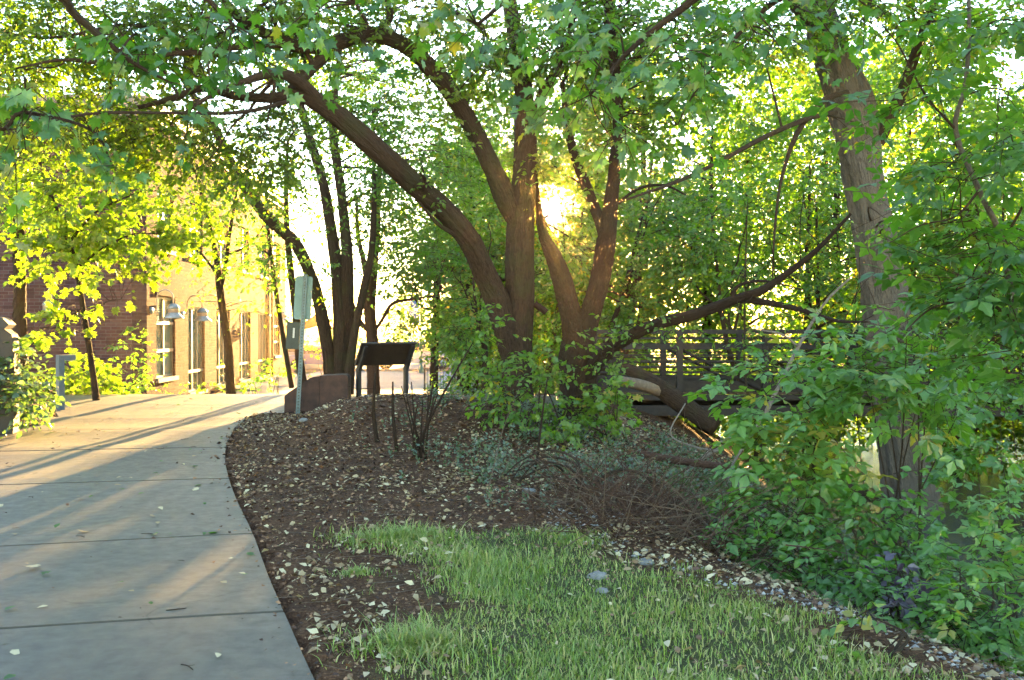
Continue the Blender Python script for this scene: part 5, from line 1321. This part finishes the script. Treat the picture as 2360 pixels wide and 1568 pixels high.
# cut shrub: a bunch of dark canes on the mound
cb = P(965, 1020, 11.6); cb[2] = float(H(cb[0], cb[1]))
e = empty("cut_shrub", cb); tag(e, "bunch of bare dark canes standing on the mulch mound", "shrub")
tops = [(925, 890), (935, 905), (948, 880), (962, 930), (975, 910), (988, 905), (1000, 912), (1010, 905), (955, 960), (1005, 830)]
for (tx, ty) in tops:
    a = np.array([rng.normal(0, .05), rng.normal(0, .05), -.05]); b2 = P(tx, ty, 11.6+rng.normal(0, .15)) - cb
    sm = smooth_path(np.array([[*a, .015], [*((a+b2)/2+rng.normal(0, .02, 3)), .012], [*b2, .006]]), 5)
    m = MB(); m.tube(sm[:, :3], sm[:, 3], 6, .05); m.build("cane", M['bark_dark'], e, True)
for (x0, y0, x1, y1, d, w, lb) in ((870, 975, 865, 860, 12.4, 12, "single dark dead stem left of the cane bunch on the mound"), (915, 1000, 905, 880, 12.0, 10, "thin dark dead stem just left of the cane bunch"), (955, 1010, 1090, 790, 12.2, 7, "long thin dead stem leaning right from the mound"), (1235, 1050, 1262, 870, 11.0, 7, "thin dark rod standing before the arching maple's foot"), (760, 930, 745, 800, 18.6, 7, "thin stem rising behind the rusty block")):
    a = P(x0, y0, d); a[2] = float(H(a[0], a[1])); b2 = P(x1, y1, d) - a
    e = empty("dead_sapling", a); tag(e, lb, "dead sapling", "dead saplings on the mound")
    sm = smooth_path(np.array([[0, 0, -.05, w/2*d/F], [*(b2*.5+rng.normal(0, .03, 3)), w/2.4*d/F], [*b2, w/5*d/F]]), 5)
    m = MB(); m.tube(sm[:, :3], sm[:, 3], 6, .05); m.build("stem", M['bark_dark'], e, True)
    for k in range(3):
        q = sm[int(rng.uniform(.3, .9)*len(sm)), :3]; v = rng.normal(0, .12, 3) + np.array([0, 0, .1])
        m = MB(); m.tube(np.array([q, q+v*.6, q+v*1.1+rng.normal(0, .03, 3)]), [.004, .003, .001], 4); m.build("twig", M['bark_dark'], e)
# arched canes and the brush heap on the slope
ab = P(1340, 1170, 9.6); ab[2] = float(H(ab[0], ab[1]))
e = empty("arched_canes", ab); tag(e, "dark arching canes bending over the slope left of the brush heap", "shrub")
for k in range(9):
    w = 30 + 8*k
    rows = [(1345+rng.normal(0, 12), 1172, 9.6, 10), (1335-w*.2+rng.normal(0, 12), 1115-k*9, 9.7+rng.normal(0, .15), 6), (1290-w*.4+rng.normal(0, 14), 1092-k*9+rng.normal(0, 8), 9.8+rng.normal(0, .2), 5), (1235-w*.5, 1095-k*3+rng.normal(0, 14), 9.8, 4), (1195-w*.4, 1118+rng.normal(0, 20), 9.7, 2)] if k < 6 else [(1350, 1172, 9.6, 8), (1380+rng.normal(0, 8), 1105, 9.6, 7), (1440+10*k-60, 1075+rng.normal(0, 10), 9.6, 5), (1520, 1110+rng.normal(0, 20), 9.5, 3)]
    r2 = np.array([[*P(px, py, d), ww/2*d/F] for px, py, d, ww in rows]); s2 = smooth_path(r2, 5)
    m = MB(); m.tube(s2[:, :3]-ab, s2[:, 3], 6); m.build("cane", M['twig'], e, True)
hb = P(1560, 1230, 8.3); hb[2] = float(H(hb[0], hb[1]))
e = empty("brush_heap", hb); tag(e, "tangled heap of dry reddish twigs on the slope beyond the grass", "brush heap")
tw = MB(); tw2 = MB()
for k in range(800):
    x = hb[0]+rng.normal(-.05, .55); y = hb[1]+rng.normal(.35, .7); z = float(H(x, y)) + abs(rng.normal(0, .13))
    az = rng.uniform(0, 6.28); L = rng.uniform(.2, .8); v = np.array([math.cos(az), math.sin(az), rng.normal(.25, .35)])*L
    a = np.array([x, y, z]); mid = a+v*.5+np.array([0, 0, rng.uniform(0, .12)]); b2 = a+v+rng.normal(0, .05, 3)
    (tw if rng.random() < .6 else tw2).tube(smooth_path(np.array([a, mid, b2]), 3)-hb, [.0045, .004, .0035, .003, .0025, .002, .0015], 4, 0, False)
for o in (tw.build("twigs", M['bark_red'], e), tw2.build("pale_twigs", M['twig_pale'], e)): o['kind'] = 'stuff'

# ------------------------------------------------------------------ ground cover
def scatter(n, x0, x1, y0, y1, near=1.0):
    """random plan points, denser nearby"""
    u = rng.random(n); y = y0*(y1/y0)**(u**near); x = rng.uniform(x0, x1, n); return x, y
def ground_normal_dirs(n, tilt=.35):
    az = rng.uniform(0, 6.28, n); d = np.stack([np.cos(az), np.sin(az), rng.normal(0, tilt*.5, n)], 1)
    up = np.stack([rng.normal(0, tilt, n), rng.normal(0, tilt, n), np.ones(n)], 1); return d, up
# mulch chips
x, y = scatter(62000, -8.8, 4.5, 3.2, 17.5, .8)
right = (x > xr(y)+.02) & (x < 1.8+.33*np.maximum(0, 9-y)+1.6); left = (x < xl(y)-.02) & (x > xl(y)-2.2)
ok = (right | left) & ~on_path(x, y) & (rng.random(len(x)) > grass_poly_mask(x, y)*.8)
spill = on_path(x, y) & (y < 16.5) & (rng.random(len(x)) < .5*np.exp(-np.maximum(0, xr(y)-x)/.07) + .004)
ok = ok | spill
x, y = x[ok], y[ok]; z = np.where(on_path(x, y), path_z(y)+.012, H(x, y))
d, up = ground_normal_dirs(len(x), .5)
me = leaves_mesh("mulch", np.stack([x, y, z+.006+rng.uniform(0, .012, len(x))], 1), d, up, rng.uniform(.012, .055, len(x))*np.clip(y/9, .7, 1.5), rng.random(len(x))**1.3, 'diamond', False)
me.materials.append(M['chips']); o = link(bpy.data.objects.new("mulch_chips", me)); tag(o, "dark brown bark mulch covering the beds beside the path", "mulch", kind='stuff')
# fallen leaf litter
x, y = scatter(95000, -8.8, 8.0, 3.2, 17.8, .75)
right = (x > xr(y)+.05); left = (x < xl(y)-.05) & (x > xl(y)-2.0)
pat = .22 + .95*sstep(-.5, .6, vnoise(x, y, 1.3, 31))*sstep(-.9, .4, vnoise(x, y, 5.0, 33)); pat = pat*np.where(x > .4, 1.25, .8)
ok = (right | left) & ~on_path(x, y) & (rng.random(len(x)) < pat*(1-grass_poly_mask(x, y)*.78)) & (H(x, y, False) > WATER_Z+.05)
x, y = x[ok], y[ok]; z = H(x, y)
d, up = ground_normal_dirs(len(x), .6)
sz = .014+.060*rng.random(len(x))**2.2; pos = np.stack([x, y, z+.018+rng.uniform(0, .02, len(x))], 1)
me = leaves_mesh("leaf_litter", pos, d, up, sz, np.clip(rng.normal(.55, .33, len(x)), 0, 1), 'lance', False)
me.materials.append(M['litter']); o = link(bpy.data.objects.new("leaf_litter", me)); tag(o, "pale fallen leaves scattered over mulch and bank", "leaf litter", kind='stuff')
# gravel where the lawn ends
n = 5000; x = rng.uniform(.3, 4.0, n); y = rng.uniform(4.2, 8.8, n)
ln = (x-.6)*.84+(y-7.6)*.54
ok = (ln > -.1) & (ln < .9) & (rng.random(n) < .75*sstep(-.6, .4, vnoise(x, y, 2.0, 41))); x, y = x[ok], y[ok]; z = H(x, y)
gb = MB(); oc_v = np.array([[1, 0, 0], [0, 1, 0], [-1, 0, 0], [0, -1, 0], [0, 0, .7], [0, 0, -.7]], float); oc_f = np.array([[0, 1, 4], [1, 2, 4], [2, 3, 4], [3, 0, 4], [1, 0, 5], [2, 1, 5], [3, 2, 5], [0, 3, 5]])
sz = rng.uniform(.006, .022, len(x)); V = oc_v[None]*(sz[:, None, None]*rng.uniform(.6, 1.3, (len(x), 6, 1))) + np.stack([x, y, z+.006], 1)[:, None]
gb.add(V.reshape(-1, 3), None, (oc_f[None] + (np.arange(len(x))*6)[:, None, None]).reshape(-1, 3), tint=np.repeat(rng.random(len(x)), 6))
o = gb.build("gravel", M['gravel']); tag(o, "loose grey gravel along the lawn's edge", "gravel", kind='stuff')
# grass
def grass(n, x, y, hmul, name, label, lean=.6, wid=.0030, tmean=.45):
    z = H(x, y); n = len(x)
    h = np.clip(rng.gamma(4.0, .0115, n), .010, .15)*hmul
    az = rng.uniform(0, 6.28, n); b = np.stack([np.cos(az), np.sin(az), np.zeros(n)], 1); s = np.stack([-np.sin(az), np.cos(az), np.zeros(n)], 1)
    le = np.abs(rng.normal(lean, .3, n))[:, None]*h[:, None]
    p0 = np.stack([x, y, z-.004], 1); w = (wid*rng.uniform(.6, 1.4, n))[:, None]
    up = np.array([0, 0, 1.])
    p1 = p0 + up*(h*.55)[:, None] + b*le*.30; p2 = p0 + up*(h*rng.uniform(.75, 1.0, n))[:, None] + b*le
    V = np.stack([p0-s*w, p0+s*w, p1+s*w*.8, p1-s*w*.8, p2], 1).reshape(-1, 3)
    k = (np.arange(n)*5)[:, None]
    ti = np.clip(rng.normal(tmean+.03, .36, n) + .2*vnoise(x, y, 2.2, 51), 0, 1)
    me = mesh_from(name, V, [k+np.array([[0, 1, 2, 3]]), k+np.array([[3, 2, 4]])], {"tint": ('FLOAT', np.repeat(ti, 5))})
    me.materials.append(M['grass']); o = link(bpy.data.objects.new(name, me)); tag(o, label, "grass", kind='stuff'); return o
n = 300000; x = rng.uniform(-.9, 4, n); y = 2.6*(8.4/2.6)**rng.random(n)
ok = rng.random(n) < grass_poly_mask(x, y)*(.22+.78*sstep(-.6, .7, vnoise(x, y, 3.0, 61)))*(.5+.5*sstep(-.8, .4, vnoise(x, y, 9.0, 65))); 
grass(0, x[ok], y[ok], np.clip(.8+.45*vnoise(x[ok], y[ok], 2.4, 62), .3, 1.6), "grass", "short green lawn grass in the foreground")
n = 16000; x = rng.uniform(.8, 5, n); y = rng.uniform(4.6, 9, n); ln = (x-.6)*.84+(y-7.6)*.54
ok = (ln > .5) & (ln < 2.2) & (rng.random(n) < .6*sstep(-.3, .5, vnoise(x, y, 1.6, 63)))
grass(0, x[ok], y[ok], 1.0, "thin_grass", "thin dull grass growing on the gravelly slope", .7, .003, .3)
for (cx, cy, d, rad, nn, hm, lb) in ((930, 1250, 7.5, .42, 3400, 1.25, "bright grass tuft where mulch meets the lawn"), (860, 1255, 7.5, .26, 900, .9, "small grass tuft on the mulch left of the bright tuft"), (960, 1500, 5.0, .30, 2400, 1.35, "tall bright grass tuft at the front edge of the lawn"), (820, 1330, 6.5, .13, 400, .7, "tiny grass tuft alone on the mulch")):
    c = P(cx, cy, d); a = rng.uniform(0, 6.28, nn); r_ = rad*np.abs(rng.normal(0, .5, nn))
    grass(0, c[0]+np.cos(a)*r_*1.3, c[1]+np.sin(a)*r_, hm, "grass_tuft", lb, .9, .0035, .5)
# low grey-green ground cover on the mound and bank
gc = Tree("ground_cover", "g", leaf='leaf_grey', template='diamond')
n = 5200; x = rng.uniform(-2.2, 5.0, n); y = rng.uniform(8.6, 15, n)
wgt = np.exp(-((x-.4-(12.5-y)*.25)/1.3)**2)*sstep(-.45, .5, vnoise(x, y, 1.7, 71)) + .35*(x > 2.0)
ok = (rng.random(n) < wgt) & ~on_path(x, y); x, y = x[ok], y[ok]; z = H(x, y)
A0 = np.stack([x, y, z], 1); hh_ = rng.uniform(.06, .26, len(x)); B0 = A0 + np.stack([rng.normal(0, .06, len(x)), rng.normal(0, .06, len(x)), hh_], 1)
gc.spread(A0, B0, 9, .045, (.5, .3), .1, .8)
me = leaves_mesh("ground_cover", *gc.data(), 'diamond', False); me.materials.append(M['leaf_grey'])
o = link(bpy.data.objects.new("undergrowth", me)); tag(o, "grey green ground cover creeping over the mound and bank", "ground cover", kind='stuff')
# weeds and seedlings on the slope at the right
gw = Tree("w", "w", leaf='leaf_near', template='oval')
n = 3600; x = rng.uniform(1.6, 7.5, n); y = rng.uniform(5.0, 15, n); top_ = np.interp(y, [0, 5, 7, 9, 12, 15, 19, 40], [4.0, 2.05, 1.30, .75, 1.0, 1.6, 2.0, 4.0])
ok = (x > top_+.7) & (x < top_+4.2) & (rng.random(n) < sstep(-.3, .5, vnoise(x, y, 1.4, 81))*.8) & (H(x, y, False) > WATER_Z+.1); x, y = x[ok], y[ok]; z = H(x, y)
A0 = np.stack([x, y, z], 1); B0 = A0 + np.stack([rng.normal(0, .09, len(x)), rng.normal(0, .09, len(x)), rng.uniform(.1, .38, len(x))], 1)
gw.spread(A0, B0, 7, .065, (.4, .25), .2, .6)
me = leaves_mesh("weeds", *gw.data(), 'oval', False); me.materials.append(M['leaf_dark'])
o = link(bpy.data.objects.new("weeds", me)); tag(o, "leafy green weeds covering the slope to the creek", "weeds", kind='stuff')
# far greenery at ground level beyond the bridge
gf = Tree("f", "f", leaf='leaf_far', template='diamond')
n = 9000; x = rng.uniform(-6, 26, n); y = rng.uniform(22.5, 45, n)
ok = ((x > 2.2) | ((x > -2) & (y > 24) & (y < 28))) & (rng.random(n) < sstep(-.6, .3, vnoise(x, y, .7, 91))); x, y = x[ok], y[ok]; z = np.maximum(H(x, y, False), WATER_Z)
A0 = np.stack([x, y, z], 1); B0 = A0 + np.stack([rng.normal(0, .2, len(x)), rng.normal(0, .2, len(x)), rng.uniform(.3, 1.5, len(x))], 1)
gf.spread(A0, B0, 7, .14, (.5, .25), .2, .6)
me = leaves_mesh("under", *gf.data(), 'diamond', True); me.materials.append(M['leaf_far'])
o = link(bpy.data.objects.new("undergrowth", me)); tag(o, "mass of low greenery growing beyond the bridge", "undergrowth", kind='stuff')

# rocks
def rock(label, p, sx, sy, sz, seed):
    r = np.random.default_rng(seed); m = MB(); nu, nv = 14, 9
    th = np.linspace(0, 2*np.pi, nu, endpoint=False); ph = np.linspace(.05, math.pi-.05, nv)
    T, Pp = np.meshgrid(th, ph); d = np.stack([np.sin(Pp)*np.cos(T), np.sin(Pp)*np.sin(T), np.cos(Pp)], -1)
    k = 1 + .16*np.sin(d[..., 0]*4+seed)*np.cos(d[..., 1]*5+seed*2) + .07*r.normal(size=d.shape[:2]); k[0] = k[0].mean(); k[-1] = k[-1].mean()
    V = (d*k[..., None]*np.array([sx, sy, sz])).reshape(-1, 3); i = np.arange(nu); j = (i+1) % nu
    Q = np.vstack([np.stack([q*nu+i, q*nu+j, (q+1)*nu+j, (q+1)*nu+i], 1) for q in range(nv-1)])
    m.add(V, Q); o = m.build("rock", M['rock'], None, True); o.location = tuple(p); tag(o, label, "rock"); return o
for (cx, cy, d, s, lb) in ((1378, 1330, 6.45, .055, "pale grey rock lying in the lawn's far side"), (1388, 1362, 6.1, .035, "small pale stone just below the grey rock in the lawn"), (1490, 1292, 6.9, .05, "flat blue grey stone at the gravel beside the brush heap"), (1220, 1140, 9.6, .06, "grey stone at the foot of the arched canes"), (700, 1010, 14.0, .06, "small stone beside the bend of the path")):
    p = P(cx, cy, d); p[2] = float(H(p[0], p[1]))+s*.05; rock(lb, p, s*1.2, s, s*.7, int(cx))

# leaves and twigs lying on the path
lm = {}
for nm, tp in (('maple', 'maple'), ('oval', 'oval'), ('lance', 'lance')):
    V, T = TMPL[tp]; Vc = V.copy(); Vc[:, 2] = Vc[:, 2]*.7+.12
    for ci, tv in enumerate((.25, .6, .9)):
        me = mesh_from("fallen_leaf", Vc, [T], {"tint": ('FLOAT', np.full(len(V), tv))}); me.materials.append(M['litter'] if ci else M['leaf_near']); lm[(nm, ci)] = me
cnt = 0
while cnt < 220:
    y = 3.2*(20/3.2)**rng.random(); x = rng.uniform(xl(y)+.1, xr(y)-.1)
    if not on_path(x, y) or y > 20: continue
    s = rng.uniform(.03, .085)
    o = bpy.data.objects.new("fallen_leaf", lm[(['maple', 'oval', 'lance', 'lance'][rng.integers(4)], int(rng.integers(3)))])
    o.location = (x, y, float(path_z(y))+.012); o.rotation_euler = (rng.normal(0, .15), rng.normal(0, .15), rng.uniform(0, 6.28)); o.scale = (s, s, s)
    link(o); tag(o, "small fallen leaf lying flat on the concrete path", "leaf", "fallen leaves on the path"); cnt += 1
tmesh = []
for k in range(4):
    m = MB(); pts = np.array([[0, 0, .006], [.06, rng.normal(0, .012), .010], [.13, rng.normal(0, .02), .007]])
    m.tube(smooth_path(pts, 3), .0035, 5); m.segs([pts[1]], [pts[1]+np.array([.03, .03, .004])], .002, .001); tmesh.append(m.mesh("fallen_twig")); tmesh[-1].materials.append(M['bark_dark'])
for k in range(34):
    y = 4.2*(20/4.2)**rng.random(); x = rng.uniform(xl(y)+.2, xr(y)-.2)
    if not on_path(x, y): continue
    o = bpy.data.objects.new("fallen_twig", tmesh[k % 4]); o.location = (x, y, float(path_z(y))+.010); o.rotation_euler = (0, 0, rng.normal(0, .6)); s = rng.uniform(.3, .85); o.scale = (s, s, s)
    link(o); tag(o, "short dark twig lying on the concrete path", "twig", "fallen twigs on the path")
print("TRIS", sum(len(m.polygons) for m in bpy.data.meshes))
# loose twigs among the litter
tb = MB()
x, y = scatter(2600, -6.5, 5.0, 3.4, 16, .8)
ok = (x > xr(y)+.05) & ~on_path(x, y) & (grass_poly_mask(x, y) < .5); x, y = x[ok], y[ok]; z = H(x, y)+.014
az = rng.uniform(0, 6.28, len(x)); L = rng.uniform(.05, .28, len(x)); A0 = np.stack([x, y, z], 1)
B0 = A0 + np.stack([np.cos(az)*L, np.sin(az)*L, rng.normal(0, .02, len(x))], 1); B0[:, 2] = np.maximum(H(B0[:, 0], B0[:, 1])+.008, B0[:, 2])
tb.segs(A0, B0, rng.uniform(.002, .005, len(x)), .0015)
o = tb.build("twig_litter", M['twig_pale']); tag(o, "thin dry twigs strewn over the mulch", "twigs", kind='stuff')

# ------------------------------------------------------------------ thin haze added for the warm glow around the sun
hz = MB(); hz.box((-270, -24, -4.0), (270, 470, 16.0))
m, n, out = newmat("haze")
pv = nd(n, "ShaderNodeVolumePrincipled"); pv.inputs['Density'].default_value = .00042; pv.inputs['Anisotropy'].default_value = .88
pv.inputs['Color'].default_value = (1.0, .74, .42, 1)
n.links.new(pv.outputs[0], out.inputs['Volume'])
o = hz.build("haze", m); tag(o, kind='stuff')
scene.cycles.volume_bounces = 0
scene.cycles.volume_max_steps = 64
